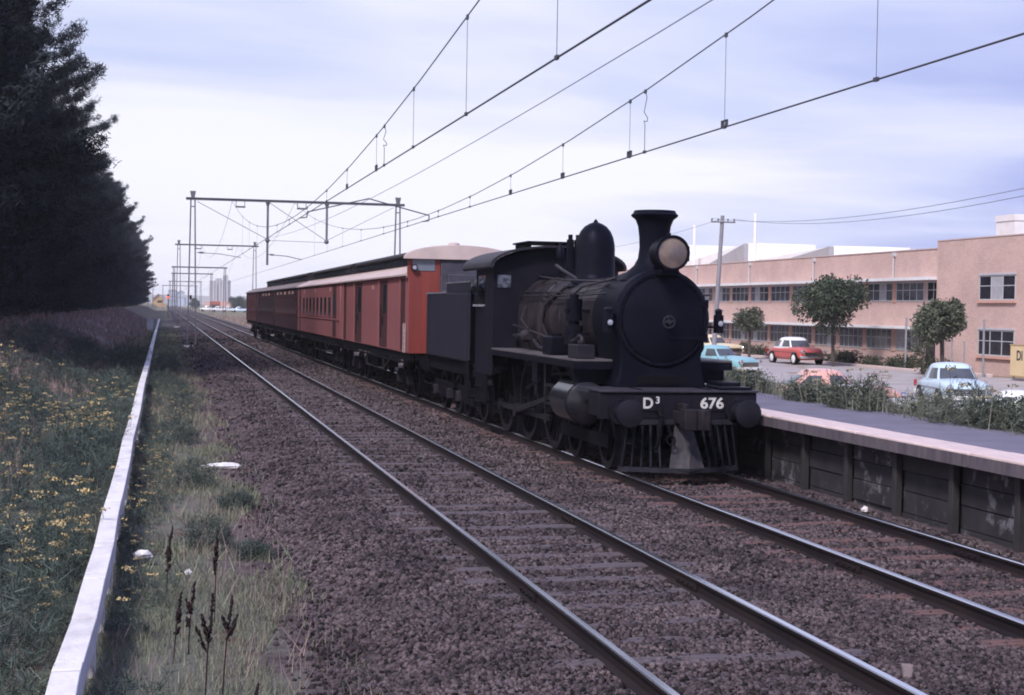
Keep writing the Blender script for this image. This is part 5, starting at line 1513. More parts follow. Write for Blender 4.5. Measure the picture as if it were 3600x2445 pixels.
pin = [make_pine(1, 19.5, 4.3, 60, 34, 0.25, 'x'), make_pine(2, 18.0, 4.0, 52, 34, 0.25, 'x'), make_pine(3, 21.0, 4.5, 64, 34, 0.26, 'x'), make_pine(4, 16.5, 4.1, 50, 34, 0.25, 'x')]
near_lab = ['nearest dark pine at the left edge of the picture, tallest in the frame', 'second dark pine from the left edge, with long branch tips against the sky', 'third dark pine of the row counting from the left edge', 'fourth dark pine of the row counting from the left edge']
y = 52.0
i = 0
pine_n = 0
while y < 540:
    sc_ = rng.uniform(0.84, 1.10) if i > 2 else (1.18, 1.14, 1.1)[i]
    p = pin[i % 4] if i < 4 else pin[rng.randrange(4)]
    x = -9.0 + rng.uniform(-0.7, 0.5)
    lab = near_lab[i] if i < 4 else 'dark pine in the unbroken row receding along the left bank'
    if i < 4:
        p.location = (x, y, gz(x, y) - 0.1)
        p.rotation_euler = (0, 0, rng.uniform(0, 6.28))
        p.scale = (sc_, sc_, sc_)
        p['label'] = lab
    else:
        q = dup(p, (x, y, gz(x, y) - 0.1), rng.uniform(0, 6.28), lab, sc=sc_)
    y += rng.uniform(4.6, 6.4) if y < 200 else rng.uniform(6, 8)
    i += 1
# a second line behind closes the gaps
y = 60
while y < 260:
    x = -14.5 + rng.uniform(-1, 1)
    dup(pin[rng.randrange(4)], (x, y, gz(x, y) - 0.1), rng.uniform(0, 6.28), 'dark pine in the unbroken row receding along the left bank', sc=rng.uniform(0.95, 1.15))
    y += rng.uniform(5.5, 8)

# ------------------------------------------------------------------ factory across the car park
M_brick = bpy.data.materials.new('pink_brick')
M_brick.use_nodes = True
t = M_brick.node_tree
bs = t.nodes['Principled BSDF']; bs.inputs['Roughness'].default_value = 0.9; bs.inputs['Specular IOR Level'].default_value = 0.2
gp = t.nodes.new('ShaderNodeNewGeometry')
mp = t.nodes.new('ShaderNodeMapping'); mp.inputs['Rotation'].default_value = (R(90), 0, R(90))
t.links.new(gp.outputs['Position'], mp.inputs[0])
br = t.nodes.new('ShaderNodeTexBrick')
br.inputs['Color1'].default_value = (0.63, 0.42, 0.37, 1)
br.inputs['Color2'].default_value = (0.55, 0.36, 0.32, 1)
br.inputs['Mortar'].default_value = (0.62, 0.48, 0.43, 1)
br.inputs['Scale'].default_value = 1.0
br.inputs['Brick Width'].default_value = 0.24
br.inputs['Row Height'].default_value = 0.085
br.inputs['Mortar Size'].default_value = 0.010
sw = t.nodes.new('ShaderNodeSeparateXYZ'); t.links.new(gp.outputs['Position'], sw.inputs[0])
cw_ = t.nodes.new('ShaderNodeCombineXYZ')
ad = t.nodes.new('ShaderNodeMath'); ad.operation = 'ADD'
t.links.new(sw.outputs[0], ad.inputs[0]); t.links.new(sw.outputs[1], ad.inputs[1])
t.links.new(ad.outputs[0], cw_.inputs[0]); t.links.new(sw.outputs[2], cw_.inputs[1])
t.links.new(cw_.outputs[0], br.inputs['Vector'])
ml = t.nodes.new('ShaderNodeMix'); ml.data_type = 'RGBA'; ml.blend_type = 'MULTIPLY'; ml.inputs[0].default_value = 1
t.links.new(br.outputs['Color'], ml.inputs[6])
t.links.new(gmix(gmap(gnoise(0.45), 0.3, 0.7), (0.76, 0.76, 0.79), (1.0, 1.0, 1.0)), ml.inputs[7])
t.links.new(ml.outputs[2], bs.inputs['Base Color'])
M_brick2 = mat('brick_pier', (0.60, 0.34, 0.27), 0.9, (0.52, 0.29, 0.235), 3)
M_can = mat('white_canopy', (0.74, 0.73, 0.74), 0.7, (0.62, 0.61, 0.62), 2)
M_frame = mat('window_frame_pale', (0.50, 0.50, 0.53), 0.6, (0.42, 0.42, 0.45), 4)
M_wg = mat('factory_glass', (0.045, 0.050, 0.062), 0.12, (0.15, 0.155, 0.18), 0.55, spec=0.7, lo=0.4, hi=0.6)
M_wgd = mat('factory_glass_dark', (0.012, 0.012, 0.018), 0.15, (0.03, 0.03, 0.04), 0.8, spec=0.5)
M_blind = mat('window_blind', (0.40, 0.39, 0.42), 0.7, (0.30, 0.29, 0.32), 3)
FX = 41.0
fac = thing('factory_building', 'long two storey pink brick factory with rows of windows and white sawtooth roofs', 'building', (48, 110, -0.35))
part('wall', MB().box(FX, 58, 74.26, 165, -0.6, 6.17), M_brick, fac, smooth=False)
part('parapet_coping', MB().box(FX - 0.04, FX + 0.35, 74.26, 165, 6.173, 6.23), mat('coping_pink', (0.55, 0.42, 0.38), 0.85, (0.48, 0.36, 0.33), 3), fac, smooth=False)
part('canopy', MB().box(FX - 0.75, FX - 0.002, 74.27, 164, 4.47, 4.64), M_can, fac, smooth=False)
part('canopy', MB().box(FX - 0.75, FX - 0.002, 75.6, 164, 1.76, 1.90), M_can, fac, smooth=False)
def fwin(parent, y0, y1, z0, z1, lights, x=FX, g=None, blind=()):
    f = MB()
    f.box(x - 0.03, x - 0.001, y0, y1, z0, z0 + 0.06).box(x - 0.03, x - 0.001, y0, y1, z1 - 0.06, z1)
    st = (y1 - y0) / lights
    for k in range(lights + 1):
        yy = y0 + st * k
        f.box(x - 0.028, x - 0.001, yy - 0.028, yy + 0.028, z0 + 0.061, z1 - 0.061)
    f.box(x - 0.024, x - 0.001, y0 + 0.03, y1 - 0.03, lerp(z0, z1, 0.56), lerp(z0, z1, 0.56) + 0.04)
    fo = part('window', f, M_frame, parent, smooth=False)
    p = MB()
    for k in range(lights):
        p.box(x - 0.014, x - 0.001, y0 + st * k + 0.03, y0 + st * (k + 1) - 0.03, z0 + 0.062, z1 - 0.062, 1 if k in blind else 0)
    part('glass', p, [g or M_wg, M_blind], fo, smooth=False)
    return fo
rng = random.Random(4)
for i in range(22):
    a = 76.28 + 3.67 * i
    bl = rng.choice(((), (), (1,), (0, 1), (2,), ()))
    fwin(fac, a, a + 3.2, 3.31, 4.40, 4, blind=bl)
    fwin(fac, a, a + 3.2, 0.52, 1.74, 5, blind=rng.choice(((), (1,), (3,), ())) if i else (0, 1, 3, 4))
    for z0, z1 in ((3.25, 4.465), (0.46, 1.755)):
        part('pier', MB().box(FX - 0.05, FX - 0.001, a + 3.23, a + 3.64, z0, z1), M_brick2, fac, smooth=False)
fwin(fac, 74.5, 75.85, 3.31, 4.40, 2, g=M_wgd)
part('doorway', MB().box(FX - 0.03, FX - 0.001, 74.5, 75.9, -0.45, 1.7), M_wgd, fac, smooth=False)
for y in (80.0, 91.0, 102.0, 113.0, 128.0):
    part('downpipe', MB().cyl((FX - 0.10, y - 0.22, 4.66), (FX - 0.10, y - 0.22, 6.1), 0.045, n=8).box(FX - 0.16, FX - 0.001, y - 0.34, y - 0.10, 5.9, 6.12), M_frame, fac)
# sawtooth roofs
M_sawg = mat('sawtooth_grey', (0.36, 0.355, 0.375), 0.85, (0.30, 0.295, 0.315), 1)
M_saww = mat('sawtooth_white', (0.80, 0.79, 0.78), 0.75, (0.72, 0.71, 0.71), 0.6)
for y1, zt, y0, zl in ((96.5, 7.15, 109.2, 6.95), (109.4, 7.86, 127.0, 7.1), (127.2, 8.76, 146, 7.3), (146.2, 9.3, 165, 7.6)):
    part('sawtooth_roof', MB().prism([(y1, 6.4), (y1, zt), (y0, zl), (y0, 6.4)], 51, 57.5, 'x'), M_saww, fac, smooth=False)
    part('sawtooth_gable', MB().prism([(y1 - 0.02, 6.4), (y1 - 0.02, zt - 0.06), (lerp(y1, y0, 0.52), 6.95), (lerp(y1, y0, 0.52), 6.4)], 50.6, 50.97, 'x'), M_sawg, fac, smooth=False)
part('vent_pipe', MB().cyl((50, 123.2, 6.2), (50, 123.2, 11.15), 0.13, n=10), M_saww, fac)
part('vent_pipe', MB().cyl((50, 138.6, 6.2), (50, 138.6, 10.9), 0.13, n=10), M_saww, fac)
ofc = thing('office_block', 'taller plain pink brick office block at the right edge with large three light windows', 'building', (48, 62, -0.35))
part('wall', MB().box(FX - 0.35, 56, 44, 74.255, -0.6, 6.54), M_brick, ofc, smooth=False)
part('parapet_coping', MB().box(FX - 0.38, FX + 0.1, 44, 74.26, 6.543, 6.60), MATS['coping_pink'], ofc, smooth=False)
for a in (66.5, 60.0, 53.5, 47.0):
    for z0, z1 in ((3.36, 4.62), (0.56, 1.86)):
        fwin(ofc, a, a + 3.3, z0, z1, 3, x=FX - 0.352, g=M_wgd, blind=(1,) if z0 > 2 else ())
        part('sill', MB().box(FX - 0.47, FX - 0.353, a - 0.12, a + 3.42, z0 - 0.14, z0 - 0.005), M_brick2, ofc, smooth=False)
        part('lintel', MB().box(FX - 0.42, FX - 0.353, a - 0.05, a + 3.35, z1 + 0.005, z1 + 0.10), M_frame, ofc, smooth=False)
chm = part('chimney_stack', MB().box(46, 47.3, 75.5, 77.4, 6.2, 7.9).box(45.95, 47.35, 75.45, 77.45, 7.903, 8.25), mat('render_white', (0.70, 0.69, 0.70), 0.8, (0.62, 0.61, 0.62), 2), fac, smooth=False)

# car park, kerb and path
def sheet(name, x0, x1, y0, y1, dz, m, n=60):
    X, Y = np.meshgrid(np.linspace(x0, x1, max(3, int((x1 - x0) / 0.5))), np.linspace(y0, y1, n))
    Z = g_np(X, Y) + dz
    a, b_ = X.shape[1], X.shape[0]
    ii_ = (np.arange(b_ - 1)[:, None] * a + np.arange(a - 1)[None]).ravel()
    return np_obj(name, np.stack([X.ravel(), Y.ravel(), Z.ravel()], 1), np.stack([ii_, ii_ + 1, ii_ + 1 + a, ii_ + a], 1), m, smooth=True)
M_road = mat('car_park_gravel', (0.36, 0.325, 0.33), 0.95, (0.27, 0.245, 0.25), 0.9, bump=0.2, bscale=12)
struct(sheet('car_park', 24, 38.9, 40, 180, 0.02, M_road), 'pale gravel car park in front of the factory', 'car park')
kb = thing('garden_kerb', 'pale kerb edging the garden bed along the foot of the factory wall', 'kerb', (39, 90, -0.4))
for i in range(12):
    y0 = 66 + 7.5 * i
    part('kerb_length', MB().box(39.0, 39.25, y0 + 0.02, y0 + 7.45, -0.6, gz(39, y0) + 0.16), M_cop, kb, bevel=0.02)

# ------------------------------------------------------------------ broadleaf trees and shrubs on the right
M_leaf = mat('leaf_dark_green', (0.036, 0.050, 0.036), 0.75, (0.062, 0.078, 0.050), 0.9, island=0.55, spec=0.3)
M_leaf2 = mat('leaf_grey_green', (0.070, 0.082, 0.058), 0.75, (0.105, 0.115, 0.080), 0.9, island=0.55, spec=0.3)
M_bark2 = mat('street_tree_bark', (0.055, 0.045, 0.042), 0.95, (0.085, 0.07, 0.065), 5)
def crown(seed, blobs, n, leaf):
    rg = np.random.default_rng(seed)
    Vs = []
    wts = np.array([b[3] ** 2 for b in blobs]); wts = wts / wts.sum()
    for (cx_, cy_, cz_, r), w_ in zip(blobs, wts):
        m = int(n * w_)
        d = rg.normal(0, 1, (m, 3)); d /= np.linalg.norm(d, axis=1)[:, None]
        C = np.array([cx_, cy_, cz_]) + d * (r * rg.uniform(0.35, 1.08, m) ** 0.6)[:, None]
        a = rg.normal(0, 1, (m, 3)) + d * 0.6; a /= np.linalg.norm(a, axis=1)[:, None]
        s = np.cross(a, rg.normal(0, 1, (m, 3))); s /= np.linalg.norm(s, axis=1)[:, None] + 1e-6
        l = (leaf * rg.uniform(0.6, 1.3, m))[:, None]
        V = np.zeros((m, 4, 3))
        V[:, 0] = C - s * l * 0.35; V[:, 1] = C + a * l * 0.5 - s * l * 0.1
        V[:, 2] = C + a * l; V[:, 3] = C + a * l * 0.4 + s * l * 0.35
        Vs.append(V)
    return np.concatenate(Vs)
def street_tree(lab, x, y, zc_, rad, ht, seed, m, lean=0.0, n=5200):
    z0 = gz(x, y)
    o = thing('street_tree', lab, 'tree', (x, y, z0))
    rg = random.Random(seed)
    bl = []
    for k in range(17):
        a = rg.uniform(0, 6.283); q = rg.uniform(0.25, 0.82); e = rg.uniform(-0.72, 0.78)
        cc = math.sqrt(max(0.05, 1 - e * e))
        bl.append((math.cos(a) * rad * q * cc, math.sin(a) * rad * q * cc, zc_ - z0 + e * ht * 0.62, rad * rg.uniform(0.26, 0.46)))
    bl.append((0, 0, zc_ - z0, rad * 0.6))
    mb = MB().tube([(x + lean, y, z0 - 0.1), (x + lean * 0.4, y, lerp(z0, zc_, 0.4)), (x, y, zc_ - ht * 0.35)], 0.10, 8)
    for b in bl[:7]:
        mb.cyl((x, y, zc_ - ht * 0.55), (x + b[0] * 0.8, y + b[1] * 0.8, z0 + b[2]), 0.05, 0.015, n=5)
    part('trunk', mb, M_bark2, o)
    quads_obj('crown', crown(seed, bl, n, 0.22), m, parent=o)
    return o
street_tree('dark round street tree before the middle of the factory, beside the red car', 37.3, 80, 3.1, 2.15, 1.95, 3, M_leaf, 0.1, 8000)
street_tree('grey green street tree with a low spreading crown behind the light blue car', 35.35, 64, 2.35, 1.6, 1.25, 9, M_leaf2, 0.12, 6500)
street_tree('small thin street tree to the left of the red car', 36.7, 91, 2.0, 1.15, 1.0, 14, M_leaf2, 0.0, 2000)
M_shrub = mat('shrub_leaf', (0.040, 0.050, 0.034), 0.8, (0.075, 0.080, 0.052), 1.5, island=0.5, spec=0.2)
rng = random.Random(31)
for i, y in enumerate((70.0, 72.0, 75.2, 77.4, 79.9, 82.8, 84.0, 86.4, 88.9, 91.3, 93.0, 96.5, 100.0, 104.0)):
    x = 39.9 + rng.uniform(-0.2, 0.25)
    h = rng.uniform(0.45, 0.85)
    if i == 0:
        x, h = 37.6, 1.5
    z0 = gz(x, y)
    bl = [(rng.uniform(-0.4, 0.4), rng.uniform(-0.6, 0.6), h * rng.uniform(0.3, 0.75), rng.uniform(0.25, 0.45)) for _ in range(7)]
    if i == 0:
        bl = [(rng.uniform(-0.4, 0.4), rng.uniform(-0.5, 0.5), rng.uniform(0.3, 1.7), rng.uniform(0.35, 0.5)) for _ in range(12)]
    o = thing('garden_shrub', 'tall dark shrub standing behind the grey green street tree' if i == 0 else 'low shrub in the garden bed at the foot of the factory wall', 'shrub', (x, y, z0), 0, None if i == 0 else 'shrubs along the factory wall')
    quads_obj('foliage', crown(60 + i, bl, 900, 0.15), M_shrub, parent=o)
    part('stem', MB().cyl((x, y, z0 - 0.05), (x, y, z0 + h * 0.6), 0.05, n=6), M_bark2, o)

# fence posts and sign
M_galv = mat('galvanised_post', (0.20, 0.205, 0.23), 0.6, (0.28, 0.28, 0.31), 3)
for x, y, z1, lab in ((39.3, 75.0, 2.36, 'tall grey fence post left of the grey green street tree'), (38.7, 66.0, 2.36, 'tall grey fence post in front of the lower office window'),
                      (39.3, 70.9, 1.34, 'thin grey post just right of the grey green tree trunk'), (39.3, 70.1, 1.25, 'middle one of three thin grey posts right of the tree trunk'), (39.3, 68.85, 1.22, 'thin grey post farthest right of the three beside the tree trunk')):
    o = thing('fence_post', lab, 'post', (x, y, gz(x, y)))
    part('post', MB().cyl((x, y, gz(x, y) - 0.1), (x, y, z1), 0.055 if z1 > 2 else 0.04, n=8), M_galv, o)
    part('post_cap', MB().sphere((x, y, z1), 0.07 if z1 > 2 else 0.05, 8, 5), M_galv, o)
sg = thing('notice_board', 'cream notice board with bold dark lettering at the right edge of the picture', 'sign', (38, 60.5, -0.35))
M_sgn = mat('sign_cream', (0.72, 0.55, 0.33), 0.6, (0.66, 0.50, 0.29), 2)
part('board', MB().box(38.0, 38.08, 58.6, 62.46, -0.14, 1.23), M_sgn, sg, smooth=False)
part('board_frame', MB().box(37.98, 38.1, 58.55, 62.5, 1.233, 1.29).box(37.98, 38.1, 58.55, 62.5, -0.2, -0.143), mat('sign_edge', (0.45, 0.33, 0.18), 0.7, (0.38, 0.28, 0.16), 2), sg, smooth=False)
part('leg', MB().box(38.02, 38.1, 62.2, 62.3, -0.6, -0.203), M_galv, sg, smooth=False)
part('leg', MB().box(38.02, 38.1, 58.8, 58.9, -0.6, -0.203), M_galv, sg, smooth=False)
text_part('lettering', 'DI', 0.62, mat('sign_letters', (0.03, 0.035, 0.06), 0.6, (0.05, 0.05, 0.07), 6), sg, (37.99, 61.68, 0.76), (R(90), 0, R(-90)), 0.012, 0.85)

# utility poles with wires
M_pole = mat('grey_timber_pole', (0.26, 0.25, 0.28), 0.9, (0.20, 0.19, 0.22), 3, stretch=(1, 1, 0.15))
def upole(x, y, zt, lab, lean=0.0, rz=0.0):
    z0 = gz(x, y)
    o = thing('utility_pole', lab, 'utility pole', (x, y, z0))
    part('pole', MB().cyl((x - lean, y, z0 - 0.2), (x, y, zt), 0.15, 0.105, n=12), M_pole, o)
    c_, s_ = math.cos(rz) * 0.72, math.sin(rz) * 0.72
    cr_ = part('crossarm', MB().cyl((x - c_, y - s_ - 0.1, zt - 0.36), (x + c_, y + s_ - 0.1, zt - 0.36), 0.055, n=6), M_pole, o)
    for q in (-0.92, -0.4, 0.4, 0.92):
        part('insulator', MB().lathe([(0.02, zt - 0.34), (0.045, zt - 0.25), (0.045, zt - 0.2), (0.02, zt - 0.17)], (x + c_ * q, y + s_ * q - 0.1), 'z', 8), M_glass, cr_)
    return o
upole(30.5, 80, 7.95, 'leaning grey timber utility pole with one crossarm, behind the headlight of the locomotive', 0.42)
upole(41.7, 170, 9.6, 'far utility pole of which only the crossarm shows above the cab roof')
M_uw = mat('utility_wire', (0.17, 0.19, 0.24), 0.6, (0.2, 0.22, 0.27), 1)
for k, (qx, z2, lab) in enumerate(((-0.6, 6.33, 'upper service wire sweeping from the timber pole to the upper right'), (0.6, 6.11, 'lower service wire sweeping from the timber pole to the upper right'))):
    pts = []
    for i in range(17):
        q = i / 16
        pts.append((lerp(30.5 + qx, 24.6, q), lerp(80, 40, q), lerp(7.78, z2, q) - 0.5 * (1 - (2 * q - 1) ** 2)))
    pts.append((24.6 - 3, 20, z2 - 0.2))
    tag(part('service_wire', MB().tube(pts, 0.011, 4), M_uw, None, at=(30.5, 80, 7.7)), lab, 'wire')
pts = [(lerp(30.5, 41.7, i / 12), lerp(80, 170, i / 12), lerp(7.78, 9.4, i / 12) - 0.9 * (1 - (i / 6 - 1) ** 2)) for i in range(13)]
tag(part('service_wire', MB().tube(pts, 0.012, 4), M_uw, None, at=(30.5, 80, 7.7)), 'service wire running left from the timber pole towards the far pole', 'wire')

# ------------------------------------------------------------------ weeds behind the platform
pts, scl = [], []
wr = np.random.default_rng(44)
for n, x0, x1, y0, y1 in ((240, 11.75, 12.4, 14, 62), (260, 12.2, 14.2, 15, 62), (640, 14.0, 19.5, 22, 66)):
    for _ in range(n):
        x, y = wr.uniform(x0, x1), wr.uniform(y0, y1)
        cl_ = 0.5 + 0.5 * math.sin(y * 0.9 + 0.6) * math.sin(y * 0.37)
        if x > 13.5 or wr.random() < 0.35 + 0.65 * cl_:
            pts.append((x, y)); scl.append(wr.uniform(0.7, 1.15) * (0.8 + 0.7 * cl_) * (1.2 if x > 13.5 else 1))
M_fen2 = mat('roadside_weed', (0.062, 0.076, 0.066), 0.8, (0.150, 0.155, 0.120), 0.7, island=0.5, spec=0.2)
M_flw2 = mat('weed_flower', (0.30, 0.26, 0.16), 0.8, (0.24, 0.22, 0.14), 3, island=0.3, spec=0.2)
protos2 = [fennel_geom(wr, 0.36, 0.50, 420, nf, 0.0048) for nf in (0, 1, 0, 2)]
V, MI = scatter(protos2, pts, scl, wr)
stuff(quads_obj('roadside_weeds', V, [M_fen2, M_flw2], MI), 'tangle of flowering weeds along the back of the platform', 'weeds')
M_wbush = mat('weed_bush_leaf', (0.050, 0.064, 0.054), 0.8, (0.110, 0.120, 0.092), 2.5, island=0.6, spec=0.2)
for k, (x, y, h, lab) in enumerate(((11.95, 26.3, 0.36, 'weed bush on the back edge of the platform, below the salmon pink car roof'), (11.9, 24.2, 0.56, 'dense dark weed bush between the salmon pink car roof and the pale blue sedan'),
                                    (12.1, 20.0, 0.55, 'dense dark weed bush at the right edge of the picture behind the platform'), (12.2, 19.1, 0.62, 'last weed bush cut off by the right edge of the picture'), (12.1, 30.0, 0.45, 'bushy weed behind the platform, nearest the locomotive buffers'))):
    bl = [(wr.uniform(-0.35, 0.35), wr.uniform(-0.6, 0.6), h * wr.uniform(0.2, 0.75), wr.uniform(0.16, 0.28)) for _ in range(12)]
    V1 = crown(200 + k, bl, 1700, 0.07)
    V2, MI2 = fennel_geom(wr, 0.45, h * 1.1, 1200, 8, 0.0045)
    o = quads_obj('weed_bush', np.concatenate([V1, V2]), [M_wbush, M_flw2], np.concatenate([np.zeros(len(V1), int), MI2]), at=(x, y, gz(x, y) + 0.1))
    tag(o, lab, 'bush')
wb = wr.uniform(0, 1, 26000)
X = wr.uniform(11.5, 24, 26000); Y = wr.uniform(13, 70, 26000)
V = blades(26000, X, Y, g_np(X, Y) - 0.02, 0.2, 0.65, 0.010, wr, 0.3)
stuff(quads_obj('tall_grass', V, mat('roadside_grass', (0.26, 0.235, 0.20), 0.85, (0.125, 0.125, 0.100), 0.5, island=0.4, spec=0.2)), 'tall pale grass between the platform and the car park', 'tall grass')
X = wr.uniform(10.5, 60, 16000); Y = wr.uniform(118, 330, 16000)
V = blades(16000, X, Y, g_np(X, Y) - 0.02, 0.15, 0.5, 0.05, wr, 0.3)
stuff(quads_obj('field_grass', V, M_dry), 'dry tawny grass of the open field right of the distant tracks', 'field grass')

# ------------------------------------------------------------------ cars of the fifties; local axes: nose towards -Y, X across
def car_paint(name, c):
    return mat(name, c, 0.28, tuple(q * 0.9 for q in c), 1.0, spec=0.6)
def ring(y, w_, zb, zt, r=0.16, tum=0.9, crown_=0.05):
    """body cross-section: bulging sides, crowned top"""
    return [(-w_ * 0.86, y, zb), (-w_ * 0.97, y, zb + 0.12), (-w_, y, lerp(zb, zt, 0.45)), (-w_ * 0.97, y, zt - r * 0.75), (-w_ * tum, y, zt - r * 0.18), (-w_ * 0.62, y, zt + crown_ * 0.5), (0, y, zt + crown_),
            (w_ * 0.62, y, zt + crown_ * 0.5), (w_ * tum, y, zt - r * 0.18), (w_ * 0.97, y, zt - r * 0.75), (w_, y, lerp(zb, zt, 0.45)), (w_ * 0.97, y, zb + 0.12), (w_ * 0.86, y, zb)]
def subsurf(o, lv=2):
    m = o.modifiers.new('sub', 'SUBSURF')
    m.levels = lv
    m.render_levels = lv
    return o
def make_car(name, label, paint, roofp, loc, rz, L=4.5, W=0.88, H=1.55, round_=False, two=False, simple=False, group=None):
    o = thing(name, label, 'car', (0, 0, 0), 0, group)
    h = L / 2
    if round_:
        st = [(-h, 0.60, 0.42, 0.70), (-h + 0.10, 0.74, 0.30, 0.86), (-h + 0.5, 0.84, 0.24, 0.96), (-h + 1.2, W, 0.22, 1.0), (0, W, 0.22, 0.98), (h - 1.3, W, 0.22, 0.98), (h - 0.6, W * 0.96, 0.24, 0.93), (h - 0.15, 0.74, 0.30, 0.80), (h, 0.60, 0.40, 0.66)]
    else:
        st = [(-h, 0.76, 0.40, 0.74), (-h + 0.07, 0.83, 0.30, 0.88), (-h + 0.4, W, 0.25, 0.95), (-h + 1.4, W, 0.22, 0.98), (0, W, 0.22, 0.96), (h - 1.3, W, 0.22, 0.97), (h - 0.4, W * 0.98, 0.25, 0.95), (h - 0.06, 0.82, 0.30, 0.88), (h, 0.74, 0.40, 0.72)]
    subsurf(part('body', MB().loft([ring(*s) for s in st]), paint, o), 1 if simple else 2)
    # rounded cabin with inset window panels
    f0, f1, r1, r0 = (-h + 1.40, -h + 1.98, h - 1.50, h - 0.85) if not round_ else (-h + 1.22, -h + 1.85, h - 1.22, h - 0.36)
    zb, zt = 0.88, H - 0.14
    wb, wt = W * 0.93, W * 0.74
    def cab_pt(u, v, k=1.0):
        yf, yr = lerp(f0, f1, v ** 0.9), lerp(r0, r1, v ** 0.9)
        n_ = 2 / 3.3
        c_, s_ = math.cos(u), math.sin(u)
        x = lerp(wb, wt, v ** 1.5) * k * math.copysign(abs(s_) ** n_, s_)
        y = (yf + yr) / 2 + (yr - yf) / 2 * (1 + (k - 1) * 0.6) * math.copysign(abs(c_) ** n_, c_)
        return (x, y, lerp(zb, zt, v))
    nu = 24 if simple else 56
    rings = [[cab_pt(2 * math.pi * i / nu, v / 6) for i in range(nu)] for v in range(7)]
    top = rings[-1]
    cyt = (f1 + r1) / 2
    for q in (20, 40, 60, 78, 88):
        k, z = math.cos(R(q)), zt + (H - zt) * math.sin(R(q))
        k = k ** 0.75
        rings.append([(p[0] * k, cyt + (p[1] - cyt) * k, z) for p in top])
    cb = part('cabin', MB().loft(rings), roofp, o)
    cg = mat('car_glass', (0.075, 0.08, 0.09), 0.08, (0.045, 0.05, 0.06), 1.0, spec=0.7)
    def pane(nm, u0, u1, v0, v1):
        nn = 8
        V = [cab_pt(lerp(u0, u1, i / nn), lerp(v0, v1, j / 4), 1.012) for j in range(5) for i in range(nn + 1)]
        F = [(j * (nn + 1) + i, j * (nn + 1) + i + 1, (j + 1) * (nn + 1) + i + 1, (j + 1) * (nn + 1) + i) for j in range(4) for i in range(nn)]
        return part(nm, MB().add(V, F), cg, cb)
    pi_ = math.pi
    pane('windscreen', pi_ - 0.70, pi_ + 0.70, 0.20, 0.90)
    pane('rear_window', -0.60, 0.60, 0.28, 0.88)
    for s in (-1, 1):
        pane('side_window', s * (pi_ / 2 + 0.06), s * (pi_ - 0.86), 0.22, 0.90)
        pane('side_window', s * (pi_ / 2 - 0.04), s * 0.98, 0.22, 0.88)
    if simple:
        part('wheels', MB().cyl((-W * 0.98, -h + 0.85, 0.31), (W * 0.98, -h + 0.85, 0.31), 0.31, n=12).cyl((-W * 0.98, h - 0.9, 0.31), (W * 0.98, h - 0.9, 0.31), 0.31, n=12), M_tyre, o)
    else:
        for s in (-1, 1):
            for y in (-h + 0.85, h - 0.95):
                ar = part('wheel_arch', MB().cyl((s * W * 0.80, y, 0.34), (s * W * 1.005, y, 0.34), 0.385, n=20), M_under, o)
                wl_ = part('wheel', MB().lathe([(0.17, s * (W - 0.14)), (0.30, s * (W - 0.13)), (0.325, s * (W - 0.06)), (0.325, s * (W - 0.0)), (0.29, s * (W + 0.02)), (0.19, s * (W + 0.015))], (y, 0.32), 'x', 22, caps=True), M_tyre, o)
                part('hub_cap', MB().lathe([(0.235, s * (W + 0.019)), (0.20, s * (W + 0.03)), (0.10, s * (W + 0.05)), (0.005, s * (W + 0.06))], (y, 0.32), 'x', 18), M_white if (two or not round_) else M_chrome, wl_)
        for s in (-1, 1):
            part('headlight', MB().lathe([(0.115, -h + 0.12), (0.12, -h - 0.01), (0.10, -h - 0.035), (0.005, -h - 0.05)], (s * W * 0.76, 0.74), 'y', 16), M_chrome, o)
            part('tail_light', MB().box(s * W * 0.88 - 0.05, s * W * 0.88 + 0.05, h - 0.06, h + 0.015, 0.62, 0.86), mat('tail_red', (0.35, 0.02, 0.015), 0.25, (0.3, 0.02, 0.02), 4), o, bevel=0.015)
        gm_ = MB().box(-W * 0.60, W * 0.60, -h - 0.012, -h + 0.1, 0.50, 0.72)
        g_ = part('grille', gm_, M_under, o, bevel=0.02)
        bb = MB()
        for z in (0.55, 0.61, 0.67):
            bb.box(-W * 0.58, W * 0.58, -h - 0.03, -h - 0.014, z - 0.012, z + 0.012)
        part('grille_bars', bb, M_chrome, g_, smooth=False)
        for y, s in ((-h - 0.10, -1), (h + 0.08, 1)):
            part('bumper', MB().loft([[(x, y + s * -0.12 * abs(q) ** 3 - 0.035, 0.36), (x, y + s * -0.12 * abs(q) ** 3 + 0.035, 0.36), (x, y + s * -0.12 * abs(q) ** 3 + 0.035, 0.50), (x, y + s * -0.12 * abs(q) ** 3 - 0.035, 0.50)] for q, x in [(k / 6, k / 6 * W * 1.0) for k in range(-6, 7)]]), M_chrome if (two or not round_) else M_white, o, bevel=0.012)
        for s in (-1, 1):
            part('side_trim', MB().box(s * W * 1.0 - 0.008, s * W * 1.0 + 0.012, -h + 0.5, h - 0.5, 0.69, 0.72), M_chrome, o, smooth=False)
        part('windscreen_wiper', MB().tube([(-0.3, f0 + 0.06, zb + 0.08), (-0.05, lerp(f0, f1, 0.45) - 0.03, lerp(zb, zt, 0.45))], 0.01, 4), M_under, o)
    o.location = (loc[0], loc[1], gz(loc[0], loc[1]) + 0.02 if len(loc) < 3 else loc[2])
    o.rotation_euler = (0, 0, rz)
    return o
P_red = car_paint('paint_coral_red', (0.52, 0.105, 0.095))
P_wht = car_paint('paint_white', (0.74, 0.74, 0.75))
P_blu = car_paint('paint_pale_blue', (0.50, 0.62, 0.72))
P_teal = car_paint('paint_teal', (0.23, 0.42, 0.47))
P_crm = car_paint('paint_cream', (0.70, 0.58, 0.40))
P_pnk = car_paint('paint_salmon', (0.66, 0.36, 0.31))
